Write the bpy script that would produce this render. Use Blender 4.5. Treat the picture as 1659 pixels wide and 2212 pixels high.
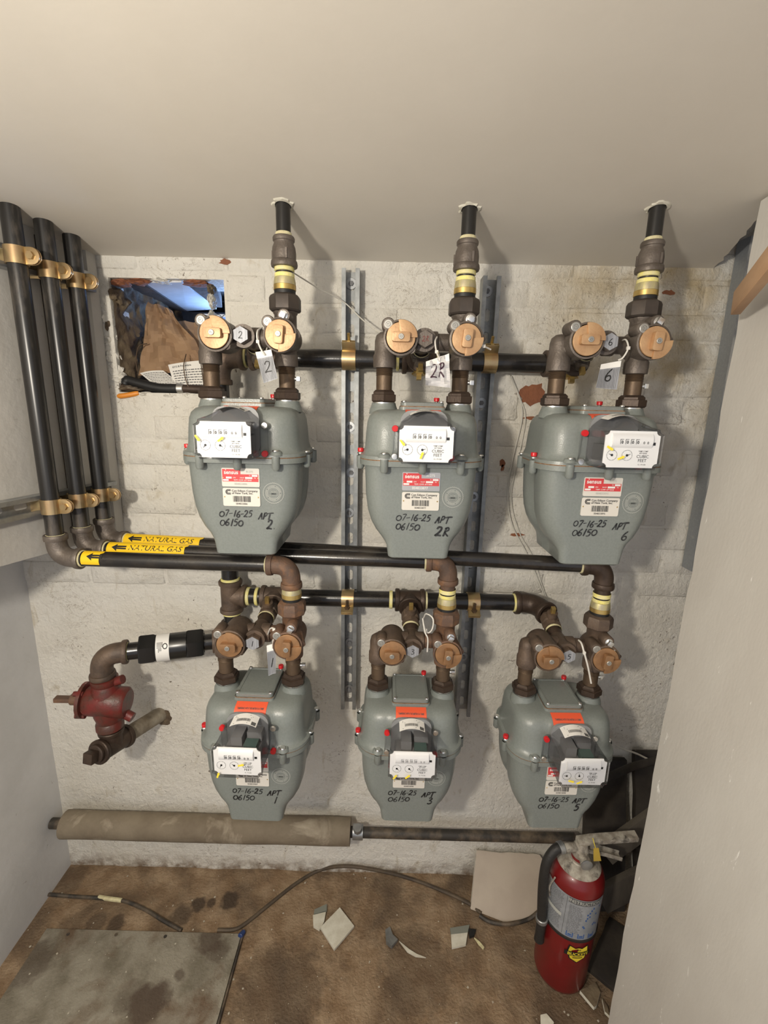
import bpy, bmesh, math, random
from math import sin, cos, pi, radians, exp
from mathutils import Vector, Matrix, noise

random.seed(7)
for o in list(bpy.data.objects): bpy.data.objects.remove(o)
SC = bpy.context.scene
COL = SC.collection
V = Vector

# ------------------------------------------------------------------ camera
IMW, IMH, FPX = 1659, 2212, 1010.6
CAM = V((0, -1.19, 1.445))
yw, pt, rl = radians(-.248), radians(12.888), radians(1.2766)
_fw = V((sin(yw)*cos(pt), cos(yw)*cos(pt), -sin(pt)))
_r0 = V((cos(yw), -sin(yw), 0)); _u0 = _r0.cross(_fw)
_r = _r0*cos(rl) + _u0*sin(rl); _u = _u0*cos(rl) - _r0*sin(rl)
cd = bpy.data.cameras.new('camera'); cd.sensor_fit = 'HORIZONTAL'; cd.sensor_width = 36
cd.lens = FPX*36/IMW; cd.clip_start = .02; cd.clip_end = 50
cam = bpy.data.objects.new('camera', cd); COL.objects.link(cam)
m = Matrix.Identity(4)
for i, c in enumerate((_r, _u, -_fw, CAM)):
    for k in range(3): m[k][i] = c[k]
cam.matrix_world = m
SC.camera = cam

def ray(px, py): return _fw + _r*((px-IMW/2)/FPX) - _u*((py-IMH/2)/FPX)
def at(px, py, Y):
    d = ray(px, py); return CAM + d*((Y-CAM.y)/d.y)
def atz(px, py, Z):
    d = ray(px, py); return CAM + d*((Z-CAM.z)/d.z)

# ------------------------------------------------------------------ light
SC.view_settings.view_transform = 'Standard'; SC.view_settings.look = 'None'
SC.view_settings.gamma = 1; SC.view_settings.use_curve_mapping = False
SC.view_settings.exposure = 0.23
wd = bpy.data.worlds.new('world'); SC.world = wd; wd.use_nodes = True
bg = wd.node_tree.nodes['Background']
bg.inputs[0].default_value = (.90, .92, 1, 1); bg.inputs[1].default_value = .62

def lamp(name, kind, loc, energy, color, size=.1, direction=None):
    l = bpy.data.lights.new(name, kind); l.energy = energy; l.color = color
    if kind == 'AREA': l.size = size
    else: l.shadow_soft_size = size
    o = bpy.data.objects.new(name, l); COL.objects.link(o); o.location = loc
    if direction: o.rotation_euler = V(direction).to_track_quat('-Z', 'Y').to_euler()
    return o
lamp('work_light', 'POINT', (-.47, -1.45, 1.555), 44, (1, .915, .785), .04)
lamp('window_daylight', 'AREA', (-.40, .44, 1.62), 1.15, (.30, .52, 1), .10, (-.08, -.24, .16)).data.spread = radians(75)

# ------------------------------------------------------------------ materials
MATS = {}
def mat(name, col, rough=.5, metal=0, col2=None, scale=20, bias=.5, sharp=.12, bump=0, bscale=120, spec=.5,
        col3=None, scale3=6, bias3=.6, sharp3=.08, coat=0, space='Object', stretch=(1, 1, 1), emit=None, rough2=None, distort=0):
    if name in MATS: return MATS[name]
    M = bpy.data.materials.new(name); M.use_nodes = True
    nt = M.node_tree; N = nt.nodes; L = nt.links
    b = N['Principled BSDF']
    b.inputs['Roughness'].default_value = rough; b.inputs['Metallic'].default_value = metal
    b.inputs['Specular IOR Level'].default_value = spec; b.inputs['Coat Weight'].default_value = coat
    c4 = lambda c: (c[0], c[1], c[2], 1)
    if emit:
        b.inputs['Emission Color'].default_value = c4(col); b.inputs['Emission Strength'].default_value = emit
    b.inputs['Base Color'].default_value = c4(col)
    src = None
    if col2 or col3 or bump:
        if space == 'World':
            tc = N.new('ShaderNodeNewGeometry'); co = tc.outputs['Position']
        else:
            tc = N.new('ShaderNodeTexCoord'); co = tc.outputs['Object']
        mp = N.new('ShaderNodeMapping'); mp.inputs['Scale'].default_value = stretch
        L.new(co, mp.inputs[0]); co = mp.outputs[0]
    def mask(sc, bi, sh, dist=0):
        n = N.new('ShaderNodeTexNoise'); n.inputs['Scale'].default_value = sc; n.inputs['Detail'].default_value = 7
        n.inputs['Roughness'].default_value = .62; n.inputs['Distortion'].default_value = dist
        L.new(co, n.inputs['Vector'])
        mr = N.new('ShaderNodeMapRange'); mr.inputs[1].default_value = bi-sh; mr.inputs[2].default_value = bi+sh
        L.new(n.outputs['Fac'], mr.inputs[0]); return mr.outputs[0]
    def mix(fac, a, bcol):
        x = N.new('ShaderNodeMix'); x.data_type = 'RGBA'
        L.new(fac, x.inputs[0])
        if a is None: x.inputs[6].default_value = c4(col)
        else: L.new(a, x.inputs[6])
        x.inputs[7].default_value = c4(bcol); return x.outputs[2]
    if col2:
        k = mask(scale, bias, sharp, distort); src = mix(k, None, col2)
        if rough2 is not None:
            rr = N.new('ShaderNodeMapRange'); rr.inputs[3].default_value = rough; rr.inputs[4].default_value = rough2
            L.new(k, rr.inputs[0]); L.new(rr.outputs[0], b.inputs['Roughness'])
    if col3:
        src = mix(mask(scale3, bias3, sharp3, .6), src, col3)
    if src: L.new(src, b.inputs['Base Color'])
    if bump:
        n = N.new('ShaderNodeTexNoise'); n.inputs['Scale'].default_value = bscale; n.inputs['Detail'].default_value = 5
        L.new(co, n.inputs['Vector'])
        bp = N.new('ShaderNodeBump'); bp.inputs['Strength'].default_value = bump; bp.inputs['Distance'].default_value = .004
        L.new(n.outputs['Fac'], bp.inputs['Height']); L.new(bp.outputs[0], b.inputs['Normal'])
    MATS[name] = M
    return M

def mat_clear(name, tint, gloss=.06):
    if name in MATS: return MATS[name]
    M = bpy.data.materials.new(name); M.use_nodes = True
    nt = M.node_tree; N = nt.nodes; L = nt.links; N.remove(N['Principled BSDF'])
    out = N['Material Output']
    t = N.new('ShaderNodeBsdfTransparent'); fc = N.new('ShaderNodeLayerWeight'); fc.inputs[0].default_value = .35
    mx = N.new('ShaderNodeMix'); mx.data_type = 'RGBA'; mx.inputs[6].default_value = (*tint, 1); mx.inputs[7].default_value = (.66, .66, .68, 1)
    L.new(fc.outputs['Facing'], mx.inputs[0]); L.new(mx.outputs[2], t.inputs[0])
    g = N.new('ShaderNodeBsdfGlossy'); g.inputs['Roughness'].default_value = .12
    lw = N.new('ShaderNodeLayerWeight'); lw.inputs[0].default_value = .25
    ad = N.new('ShaderNodeMath'); ad.operation = 'MULTIPLY_ADD'; ad.inputs[1].default_value = .5; ad.inputs[2].default_value = gloss*.5
    L.new(lw.outputs['Fresnel'], ad.inputs[0])
    x = N.new('ShaderNodeMixShader'); L.new(ad.outputs[0], x.inputs[0]); L.new(t.outputs[0], x.inputs[1]); L.new(g.outputs[0], x.inputs[2])
    L.new(x.outputs[0], out.inputs['Surface']); MATS[name] = M
    return M

def mat_paintwall():
    """white paint over brick: soft mottling, drips, bare specks, rough relief"""
    if 'wall_paint' in MATS: return MATS['wall_paint']
    M = bpy.data.materials.new('wall_paint'); M.use_nodes = True
    nt = M.node_tree; N = nt.nodes; L = nt.links; b = N['Principled BSDF']
    b.inputs['Roughness'].default_value = .55; b.inputs['Specular IOR Level'].default_value = .35
    g = N.new('ShaderNodeNewGeometry')
    def nz(sc, det=6, st=(1, 1, 1), dist=0, rgh=.6):
        mp = N.new('ShaderNodeMapping'); mp.inputs['Scale'].default_value = st; L.new(g.outputs['Position'], mp.inputs[0])
        n = N.new('ShaderNodeTexNoise'); n.inputs['Scale'].default_value = sc; n.inputs['Detail'].default_value = det
        n.inputs['Roughness'].default_value = rgh; n.inputs['Distortion'].default_value = dist
        L.new(mp.outputs[0], n.inputs['Vector']); return n.outputs['Fac']
    def rng(s, a, c):
        mr = N.new('ShaderNodeMapRange'); mr.inputs[1].default_value = a; mr.inputs[2].default_value = c; L.new(s, mr.inputs[0]); return mr.outputs[0]
    def mix(fac, a, c):
        x = N.new('ShaderNodeMix'); x.data_type = 'RGBA'; L.new(fac, x.inputs[0])
        if isinstance(a, tuple): x.inputs[6].default_value = (*a, 1)
        else: L.new(a, x.inputs[6])
        x.inputs[7].default_value = (*c, 1); return x.outputs[2]
    def mul(a, c):
        x = N.new('ShaderNodeMath'); x.operation = 'MULTIPLY'; L.new(a, x.inputs[0]); L.new(c, x.inputs[1]); return x.outputs[0]
    c = mix(rng(nz(3.0, 5), .42, .68), (.78, .755, .69), (.69, .655, .575))
    c = mix(rng(nz(26, 8, (1, 1, .45), .8), .60, .72), c, (.60, .55, .45))
    sx = N.new('ShaderNodeSeparateXYZ'); L.new(g.outputs['Position'], sx.inputs[0])
    # rust-yellow water staining on the upper right bricks
    st = mul(mul(rng(sx.outputs['X'], .25, .55), rng(sx.outputs['Z'], 1.15, 1.6)), rng(nz(6, 6), .40, .62))
    c = mix(st, c, (.50, .40, .24))
    c = mix(mul(rng(nz(95, 6, (1, 1, .8), .4, .7), .62, .67), rng(nz(7, 3), .46, .58)), c, (.13, .09, .06))
    ck = N.new('ShaderNodeMath'); ck.operation = 'SUBTRACT'; L.new(nz(15, 7, (1, 1, 1.6), .6, .68), ck.inputs[0]); ck.inputs[1].default_value = .5
    ca = N.new('ShaderNodeMath'); ca.operation = 'ABSOLUTE'; L.new(ck.outputs[0], ca.inputs[0])
    c = mix(mul(rng(ca.outputs[0], .0045, .0015), rng(nz(5, 3), .50, .60)), c, (.22, .16, .10))
    # tide line of dirt just above the floor
    d = N.new('ShaderNodeMapRange'); d.inputs[1].default_value = .055; d.inputs[2].default_value = .0; L.new(sx.outputs['Z'], d.inputs[0])
    c = mix(mul(d.outputs[0], rng(nz(30, 6), .35, .6)), c, (.20, .14, .09))
    L.new(c, b.inputs['Base Color'])
    b1 = N.new('ShaderNodeBump'); b1.inputs['Strength'].default_value = .8; b1.inputs['Distance'].default_value = .007; L.new(nz(90, 8, (1, 1, .8), .15, .66), b1.inputs['Height'])
    b2 = N.new('ShaderNodeBump'); b2.inputs['Strength'].default_value = .5; b2.inputs['Distance'].default_value = .02; L.new(nz(12, 4), b2.inputs['Height'])
    L.new(b2.outputs[0], b1.inputs['Normal']); L.new(b1.outputs[0], b.inputs['Normal'])
    MATS['wall_paint'] = M
    return M

M_WALL = mat_paintwall()
M_CEIL = mat('ceiling_paint', (.68, .64, .57), .7, col2=(.65, .61, .54), scale=3, bump=.04, bscale=90, space='World')
M_BULK = mat('bulkhead_paint', (.56, .54, .50), .6, col2=(.50, .48, .44), scale=5, bump=.22, bscale=70, space='World', col3=(.36, .33, .29), scale3=40, bias3=.70, sharp3=.03)
M_LEFT = mat('left_wall_paint', (.66, .66, .66), .6, col2=(.58, .58, .575), scale=5, bump=.25, bscale=60, space='World', col3=(.3, .28, .25), scale3=35, bias3=.70, sharp3=.03)
M_BOARD = mat('drywall_paint', (.53, .515, .48), .5, col2=(.48, .46, .425), scale=6, bump=.1, bscale=200, space='World', col3=(.78, .77, .74), scale3=60, bias3=.69, sharp3=.02, stretch=(1, 1, .35))
def stains(M, spots, col):
    nt = M.node_tree; N = nt.nodes; L = nt.links; b = N['Principled BSDF']; cur = b.inputs['Base Color'].links[0].from_socket
    g = N.new('ShaderNodeNewGeometry'); n = N.new('ShaderNodeTexNoise'); n.inputs['Scale'].default_value = 45; n.inputs['Detail'].default_value = 5; L.new(g.outputs['Position'], n.inputs['Vector'])
    for p, r, k in spots:
        d = N.new('ShaderNodeVectorMath'); d.operation = 'DISTANCE'; L.new(g.outputs['Position'], d.inputs[0]); d.inputs[1].default_value = p
        a = N.new('ShaderNodeMath'); a.operation = 'MULTIPLY_ADD'; L.new(n.outputs['Fac'], a.inputs[0]); a.inputs[1].default_value = r*1.2; L.new(d.outputs['Value'], a.inputs[2])
        mr = N.new('ShaderNodeMapRange'); mr.inputs[1].default_value = r*1.75; mr.inputs[2].default_value = r*1.35; mr.inputs[4].default_value = k; L.new(a.outputs[0], mr.inputs[0])
        x = N.new('ShaderNodeMix'); x.data_type = 'RGBA'; L.new(mr.outputs[0], x.inputs[0]); L.new(cur, x.inputs[6]); x.inputs[7].default_value = (*col, 1); cur = x.outputs[2]
    L.new(cur, b.inputs['Base Color'])
M_GYP = mat('gypsum_core', (.72, .69, .62), .9, col2=(.55, .5, .42), scale=60, bump=.6, bscale=200)
M_FLOOR = mat('floor_concrete', (.21, .135, .075), .75, col2=(.36, .265, .17), scale=17, bias=.55, sharp=.15, bump=1.0, bscale=140, space='World', col3=(.11, .075, .046), scale3=6, bias3=.56, sharp3=.12)
M_SLAB = mat('hatch_concrete', (.30, .275, .22), .75, col2=(.17, .15, .11), scale=9, bias=.52, sharp=.10, bump=.5, bscale=160, space='World', col3=(.14, .095, .06), scale3=6, bias3=.61, sharp3=.07)
stains(M_FLOOR, [(atz(px, py, 0), r, k) for px, py, r, k in ((430, 1953, .022, .9), (456, 1950, .014, .8), (496, 1946, .027, .95), (392, 1976, .030, .7), (250, 1996, .024, .8), (210, 1994, .03, .6), (150, 1900, .05, .5), (840, 1905, .05, .4), (600, 2150, .12, .5), (900, 2100, .10, .45), (1240, 2180, .1, .5))], (.055, .036, .022))
stains(M_SLAB, [(atz(px, py, .009), r, k) for px, py, r, k in ((320, 2165, .045, .9), (345, 2150, .03, .7), (455, 2030, .035, .8), (470, 2050, .03, .6), (388, 2105, .014, .7), (60, 2080, .06, .6), (285, 2150, .04, .4))], (.085, .06, .042))
M_GREY = mat('meter_enamel', (.205, .226, .214), .32, col2=(.185, .205, .193), scale=240, bump=.10, bscale=420, spec=.5)
M_GASKET = mat('gasket_rust', (.15, .075, .04), .8, col2=(.28, .16, .08), scale=150)
M_SILVER = mat('zinc_bright', (.72, .72, .70), .28, .95)
M_GALV = mat('galvanized', (.42, .43, .43), .42, .8, col2=(.30, .31, .32), scale=35, bump=.05, bscale=120)
M_GALVD = mat('galvanized_dull', (.24, .25, .25), .5, .75, col2=(.33, .34, .34), scale=45)
M_STUD = mat('stud_steel', (.30, .32, .34), .5, .5, col2=(.34, .36, .38), scale=160, bias=.55, space='World', col3=(.68, .66, .6), scale3=9, bias3=.68, sharp3=.04)
M_BLACK = mat('black_pipe', (.012, .011, .011), .24, 0, col2=(.034, .028, .022), scale=14, bias=.56, spec=.55, bump=.04, bscale=200)
M_BLACKW = mat('black_pipe_worn', (.016, .015, .014), .30, 0, col2=(.13, .11, .09), scale=22, bias=.62, sharp=.09, spec=.5, stretch=(1, 1, .22))
M_IRON = mat('iron_fitting', (.085, .062, .048), .55, .35, col2=(.15, .105, .075), scale=22, bump=.22, bscale=220)
M_IRONG = mat('iron_fitting_grey', (.17, .145, .125), .5, .45, col2=(.11, .09, .075), scale=25, bump=.2, bscale=260)
M_RUST = mat('iron_rusty', (.155, .088, .056), .65, .2, col2=(.10, .066, .05), scale=18, bump=.25, bscale=200, col3=(.21, .11, .058), scale3=30, bias3=.58)
M_DARKIRON = mat('iron_dark', (.045, .030, .022), .48, .4, col2=(.075, .05, .036), scale=25, bump=.15, bscale=220)
M_UNION = mat('union_charcoal', (.055, .045, .04), .5, .4, col2=(.08, .065, .055), scale=30)
M_NIP = mat('nipple_bronze', (.13, .088, .055), .5, .5, col2=(.09, .06, .04), scale=30, bump=.15, bscale=200)
M_BRONZE = mat('bronze_plug', (.54, .345, .185), .45, .35, col2=(.44, .26, .135), scale=40, bump=.1, bscale=250)
M_BRONZE_SHADE = mat('bronze_plug_shaded', (.36, .20, .095), .45, .4, col2=(.25, .14, .07), scale=30, bump=.12, bscale=250)  # same bronze, darkened to paint in the weaker light on the lower row
M_BRASS = mat('brass', (.62, .45, .16), .32, .8, col2=(.48, .33, .12), scale=40)
M_RIV = mat('rivet_steel', (.42, .41, .38), .45, .7)
M_ZINC = mat('yellow_zinc', (.55, .44, .22), .30, .85, col2=(.46, .30, .17), scale=30, sharp=.2)
M_KNURL = mat('collar_metal', (.50, .44, .30), .4, .6, col2=(.66, .60, .30), scale=120, stretch=(1, 1, .3))
M_TAPE = mat('sealant_yellow', (.80, .72, .22), .6, col2=(.72, .66, .36), scale=90, bump=.3, bscale=250)
M_TAPEP = mat('sealant_pale', (.74, .69, .42), .65, col2=(.56, .50, .30), scale=90, bump=.3, bscale=250)
M_RUBBER = mat('rubber_black', (.012, .012, .012), .5, bump=.1, bscale=100)
M_WHITE = mat('print_white', (.80, .79, .76), .45)
M_FACE = mat('index_white', (.92, .915, .90), .4)
M_INK = mat('print_black', (.012, .012, .012), .5)
M_INKG = mat('print_grey', (.10, .10, .10), .6)
M_MARK = mat('marker_ink', (.012, .012, .014), .45, col2=(.06, .065, .065), scale=180, bias=.56, sharp=.1)
M_RED = mat('label_red', (.62, .05, .055), .45)
M_ORANGE = mat('label_orange', (.80, .11, .045), .5)
M_SEAL = mat('seal_red', (.60, .02, .025), .3)
M_ALU = mat('plate_aluminium', (.42, .42, .43), .45, .5)
M_PLATEW = mat('plate_white', (.66, .63, .57), .45)
M_STICK = mat('sticker_grey', (.44, .45, .42), .55)
M_YTAG = mat('yellow_film', (.85, .68, .05), .5)
M_PYEL = mat('marker_yellow', (.85, .55, .015), .4)
M_CLEAR = mat_clear('clear_plastic', (.97, .972, .975), .03)
M_DARKIN = mat('index_works', (.18, .18, .185), .55)
M_GREEN = mat('index_green', (.06, .10, .09), .6)
M_TIE = mat('nylon_white', (.70, .68, .63), .5)
M_TAGG = mat('tag_foil', (.24, .25, .27), .45, .2, col2=(.36, .37, .40), scale=60, stretch=(4, 1, .3))
M_VRED = mat('valve_red_paint', (.15, .018, .015), .42, col2=(.075, .032, .022), scale=30, bump=.25, bscale=120, col3=(.55, .42, .35), scale3=40, bias3=.70, sharp3=.02)
M_EXT = mat('extinguisher_red', (.17, .008, .009), .32, col2=(.13, .008, .008), scale=8, coat=.2)
M_DUST = mat('dusty_metal', (.46, .43, .37), .7, .2, col2=(.26, .23, .19), scale=50, col3=(.09, .08, .07), scale3=45, bias3=.6)
M_EXLAB = mat('extinguisher_label', (.36, .38, .41), .45, .2, col2=(.28, .30, .32), scale=30)
M_BLUE = mat('print_blue', (.05, .12, .32), .5)
M_HOSE = mat('hose_rubber', (.018, .017, .016), .55, bump=.3, bscale=140)
M_WOOD = mat('lath_wood', (.50, .32, .19), .6, col2=(.40, .24, .135), scale=14, stretch=(1, .12, 1), bump=.1, bscale=60)
M_OLDW = mat('old_wood', (.10, .065, .042), .8, col2=(.06, .04, .028), scale=12, bump=.4, bscale=60, space='World')
M_BRICK = mat('raw_brick', (.30, .115, .055), .85, col2=(.22, .085, .045), scale=25, bump=.6, bscale=120, space='World')
M_STONE = mat('rubble', (.17, .13, .08), .9, col2=(.085, .058, .038), scale=22, bump=.8, bscale=70, space='World', col3=(.32, .28, .21), scale3=14, bias3=.68)
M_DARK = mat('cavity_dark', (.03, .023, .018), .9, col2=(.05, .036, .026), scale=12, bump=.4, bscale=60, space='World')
M_KRAFT = mat('kraft_paper', (.34, .215, .12), .75, col2=(.28, .17, .095), scale=12, bump=.1, bscale=80)
M_PAPER = mat('paper', (.74, .72, .67), .7)
M_SHEET = mat('white_board', (.66, .67, .70), .6, col2=(.55, .55, .56), scale=14, col3=(.08, .07, .06), scale3=40, bias3=.70, sharp3=.02)
M_INSUL = mat('insulation_jacket', (.23, .19, .135), .8, col2=(.165, .13, .09), scale=9, bump=.4, bscale=80, space='World', col3=(.40, .345, .26), scale3=10, bias3=.64)
M_TILE = mat('offcut_white', (.66, .64, .55), .6, col2=(.55, .52, .43), scale=40)
M_TILEG = mat('offcut_greygreen', (.20, .21, .18), .7)
M_CABLE = mat('cable_dusty', (.035, .03, .025), .6, col2=(.16, .12, .08), scale=20, bias=.55, space='World')
M_CABLEB = mat('cable_brown', (.11, .08, .05), .7, col2=(.05, .036, .025), scale=15, space='World')
M_ORG = mat('orange_plastic', (.72, .26, .03), .45)
M_BAND = mat('union_black', (.010, .010, .010), .28, spec=.6)
M_WIRE = mat('wire_white', (.62, .60, .54), .5)

# ------------------------------------------------------------------ geometry helpers
def frame(p, d, up=None):
    z = V(d).normalized(); a = V(up) if up else (V((0, 0, 1)) if abs(z.z) < .9 else V((0, 1, 0)))
    x = a.cross(z)
    if x.length < 1e-6: x = V((1, 0, 0)).cross(z)
    x.normalize(); y = z.cross(x)
    M = Matrix.Identity(4)
    for i, c in enumerate((x, y, z, V(p))):
        for k in range(3): M[k][i] = c[k]
    return M
T = Matrix.Translation
def RX(a): return Matrix.Rotation(a, 4, 'X')
def RY(a): return Matrix.Rotation(a, 4, 'Y')
def RZ(a): return Matrix.Rotation(a, 4, 'Z')
I4 = Matrix.Identity(4)

class G:
    def __init__(s): s.v = []; s.f = []; s.mi = []; s.cur = 0
    def mt(s, i): s.cur = i; return s
    def add(s, vs, fs, M=None):
        n = len(s.v)
        s.v += [(M @ V(v)) if M else V(v) for v in vs]
        for f in fs: s.f.append([i+n for i in f]); s.mi.append(s.cur)
        return s
    def lathe(s, prof, seg=24, M=None, ph=0):
        vs = []; fs = []; rings = []
        for r, z in prof:
            if r < 1e-7: rings.append([len(vs)]); vs.append((0, 0, z))
            else:
                rings.append(list(range(len(vs), len(vs)+seg)))
                vs += [(r*cos(2*pi*i/seg+ph), r*sin(2*pi*i/seg+ph), z) for i in range(seg)]
        for a, b in zip(rings, rings[1:]):
            if len(a) == 1 and len(b) == 1: continue
            for i in range(seg):
                j = (i+1) % seg
                if len(a) == 1: fs.append([a[0], b[j], b[i]])
                elif len(b) == 1: fs.append([a[i], a[j], b[0]])
                else: fs.append([a[i], a[j], b[j], b[i]])
        return s.add(vs, fs, M)
    def cyl(s, p0, p1, r, seg=24, ch=0, r1=None, ph=0):
        p0, p1 = V(p0), V(p1); L = (p1-p0).length; q = r if r1 is None else r1
        pr = [(0, 0), (r-ch, 0)]+([(r, ch), (q, L-ch)] if ch else [(r, 0), (q, L)])[0 if ch else 1:]+[(q-ch, L), (0, L)] if ch else [(0, 0), (r, 0), (q, L), (0, L)]
        return s.lathe(pr, seg, frame(p0, p1-p0), ph)
    def tube(s, pts, r, seg=12, caps=True, closed=False):
        pts = [V(p) for p in pts]; n = len(pts)
        rs = r if isinstance(r, (list, tuple)) else [r]*n
        vs = []; fs = []; x = None
        for i, p in enumerate(pts):
            if closed: t = pts[(i+1) % n]-pts[i-1]
            else: t = pts[min(i+1, n-1)]-pts[max(i-1, 0)]
            t.normalize()
            if x is None:
                a = V((0, 0, 1)) if abs(t.z) < .9 else V((1, 0, 0)); x = a.cross(t).normalized()
            else: x = (x-t*x.dot(t)).normalized()
            y = t.cross(x)
            vs += [p+(x*cos(2*pi*k/seg)+y*sin(2*pi*k/seg))*rs[i] for k in range(seg)]
        for i in range(n if closed else n-1):
            i2 = (i+1) % n
            for k in range(seg):
                j = (k+1) % seg; fs.append([i*seg+k, i*seg+j, i2*seg+j, i2*seg+k])
        if caps and not closed:
            fs.append(list(range(seg))[::-1]); fs.append([(n-1)*seg+k for k in range(seg)])
        return s.add(vs, fs)
    def box(s, c, sz, M=None):
        x, y, z = [q/2 for q in sz]; c = V(c)
        vs = [c+V((a*x, b*y, d*z)) for a in (-1, 1) for b in (-1, 1) for d in (-1, 1)]
        return s.add(vs, [[0, 1, 3, 2], [4, 6, 7, 5], [0, 4, 5, 1], [2, 3, 7, 6], [0, 2, 6, 4], [1, 5, 7, 3]], M)
    def prism(s, out, y0, y1, M=None):
        """outline in xz, extruded along y"""
        n = len(out)
        vs = [(x, y0, z) for x, z in out]+[(x, y1, z) for x, z in out]
        fs = [list(range(n)), [n+i for i in range(n)][::-1]]
        fs += [[i, n+i, n+(i+1) % n, (i+1) % n] for i in range(n)]
        return s.add(vs, fs, M)
    def loft(s, rings, cap0=True, cap1=True, M=None):
        n = len(rings[0]); vs = [p for r in rings for p in r]; fs = []
        for k in range(len(rings)-1):
            for i in range(n):
                j = (i+1) % n; fs.append([k*n+i, k*n+j, (k+1)*n+j, (k+1)*n+i])
        if cap0: fs.append(list(range(n))[::-1])
        if cap1: fs.append([(len(rings)-1)*n+i for i in range(n)])
        return s.add(vs, fs, M)
    def grid(s, fn, nu, nv, M=None):
        vs = [fn(i/nu, j/nv) for j in range(nv+1) for i in range(nu+1)]
        fs = [[j*(nu+1)+i, j*(nu+1)+i+1, (j+1)*(nu+1)+i+1, (j+1)*(nu+1)+i] for j in range(nv) for i in range(nu)]
        return s.add(vs, fs, M)
    def mesh(s, name, mats, smooth=38, bevel=0, solid=0, fix=True):
        me = bpy.data.meshes.new(name); me.from_pydata([tuple(v) for v in s.v], [], s.f)
        mats = mats if isinstance(mats, (list, tuple)) else [mats]
        for q in mats: me.materials.append(q)
        for p, i in zip(me.polygons, s.mi): p.material_index = i
        if fix or bevel or solid:
            bm = bmesh.new(); bm.from_mesh(me)
            if fix: bmesh.ops.recalc_face_normals(bm, faces=bm.faces)
            if solid: bmesh.ops.solidify(bm, geom=bm.faces[:], thickness=solid)
            if bevel:
                es = [e for e in bm.edges if len(e.link_faces) == 2 and e.calc_face_angle(0) > .6]
                bmesh.ops.bevel(bm, geom=es, offset=bevel, segments=2, affect='EDGES', profile=.6, clamp_overlap=True)
            bm.to_mesh(me); bm.free()
        for p in me.polygons: p.use_smooth = True
        me.set_sharp_from_angle(angle=radians(smooth))
        return me

def tag(o, label, cat, group=None):
    o['label'] = label; o['category'] = cat
    if group: o['group'] = group
    return o
def thing(name, label, cat, loc=(0, 0, 0), group=None, rot=None):
    o = bpy.data.objects.new(name, None); COL.objects.link(o); o.location = loc; o.empty_display_size = .03
    if rot: o.rotation_euler = rot
    return tag(o, label, cat, group)
def obj(name, me, parent=None, loc=None, rot=None, label=None):
    o = bpy.data.objects.new(name, me); COL.objects.link(o)
    if parent: o.parent = parent
    if loc: o.location = loc
    if rot: o.rotation_euler = rot
    if label: o['label'] = label
    return o
def struct(name, me, parent=None):
    o = obj(name, me, parent)
    if not parent: o['kind'] = 'structure'
    return o
CACHE = {}
def shared(key, fn):
    if key not in CACHE: CACHE[key] = fn()
    return CACHE[key]

# text as flat geometry in xz, facing -y
TXT = {}
def text_g(s, size, align='CENTER', bold=0, shear=0):
    k = (s, align, bold, shear)
    if k not in TXT:
        cu = bpy.data.curves.new('t', 'FONT'); cu.body = s; cu.size = 1; cu.align_x = align; cu.align_y = 'CENTER'
        cu.resolution_u = 3; cu.offset = bold; cu.shear = shear; cu.fill_mode = 'FRONT'
        ob = bpy.data.objects.new('t', cu); me = bpy.data.meshes.new_from_object(ob)
        TXT[k] = ([(v.co.x, v.co.y) for v in me.vertices], [list(p.vertices) for p in me.polygons])
        bpy.data.objects.remove(ob); bpy.data.meshes.remove(me); bpy.data.curves.remove(cu)
    vs, fs = TXT[k]
    return [(x*size, y*size) for x, y in vs], fs
def put_text(g, s, size, x, z, y, align='CENTER', bold=.012, shear=0, fn=None, wx=1):
    vs, fs = text_g(s, size, align, bold, shear)
    g.add([(fn(x+a*wx, z+b) if fn else (x+a*wx, y, z+b)) for a, b in vs], fs)
def quad(g, x0, x1, z0, z1, y, fn=None, nu=1, nv=1):
    f = fn or (lambda x, z: (x, y, z))
    g.grid(lambda u, v: f(x0+(x1-x0)*u, z0+(z1-z0)*v), nu, nv)
def ring2d(g, cx, cz, r0, r1, y, seg=32, a0=0, a1=2*pi):
    vs = []; fs = []; n = seg
    for i in range(n+1):
        a = a0+(a1-a0)*i/n
        vs += [(cx+r0*cos(a), y, cz+r0*sin(a)), (cx+r1*cos(a), y, cz+r1*sin(a))]
    fs = [[2*i, 2*i+1, 2*i+3, 2*i+2] for i in range(n)]
    g.add(vs, fs)
def disc2d(g, cx, cz, r, y, seg=20): g.add([(cx+r*cos(2*pi*i/seg), y, cz+r*sin(2*pi*i/seg)) for i in range(seg)], [list(range(seg))])
def notched(x0, x1, z0, z1, r, n=3):
    o = []
    for cx, cz, a0 in ((x1, z0, pi), (x1, z1, 1.5*pi), (x0, z1, 2*pi), (x0, z0, .5*pi)):
        for i in range(n+1):
            a = a0-(pi/2)*i/n; o.append((cx+r*cos(a), cz+r*sin(a)))
    return o
def rounded(x0, x1, z0, z1, r, n=4):
    o = []
    for cx, cz, a0 in ((x1-r, z0+r, -pi/2), (x1-r, z1-r, 0), (x0+r, z1-r, pi/2), (x0+r, z0+r, pi)):
        for i in range(n+1):
            a = a0+(pi/2)*i/n; o.append((cx+r*cos(a), cz+r*sin(a)))
    return o

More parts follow.
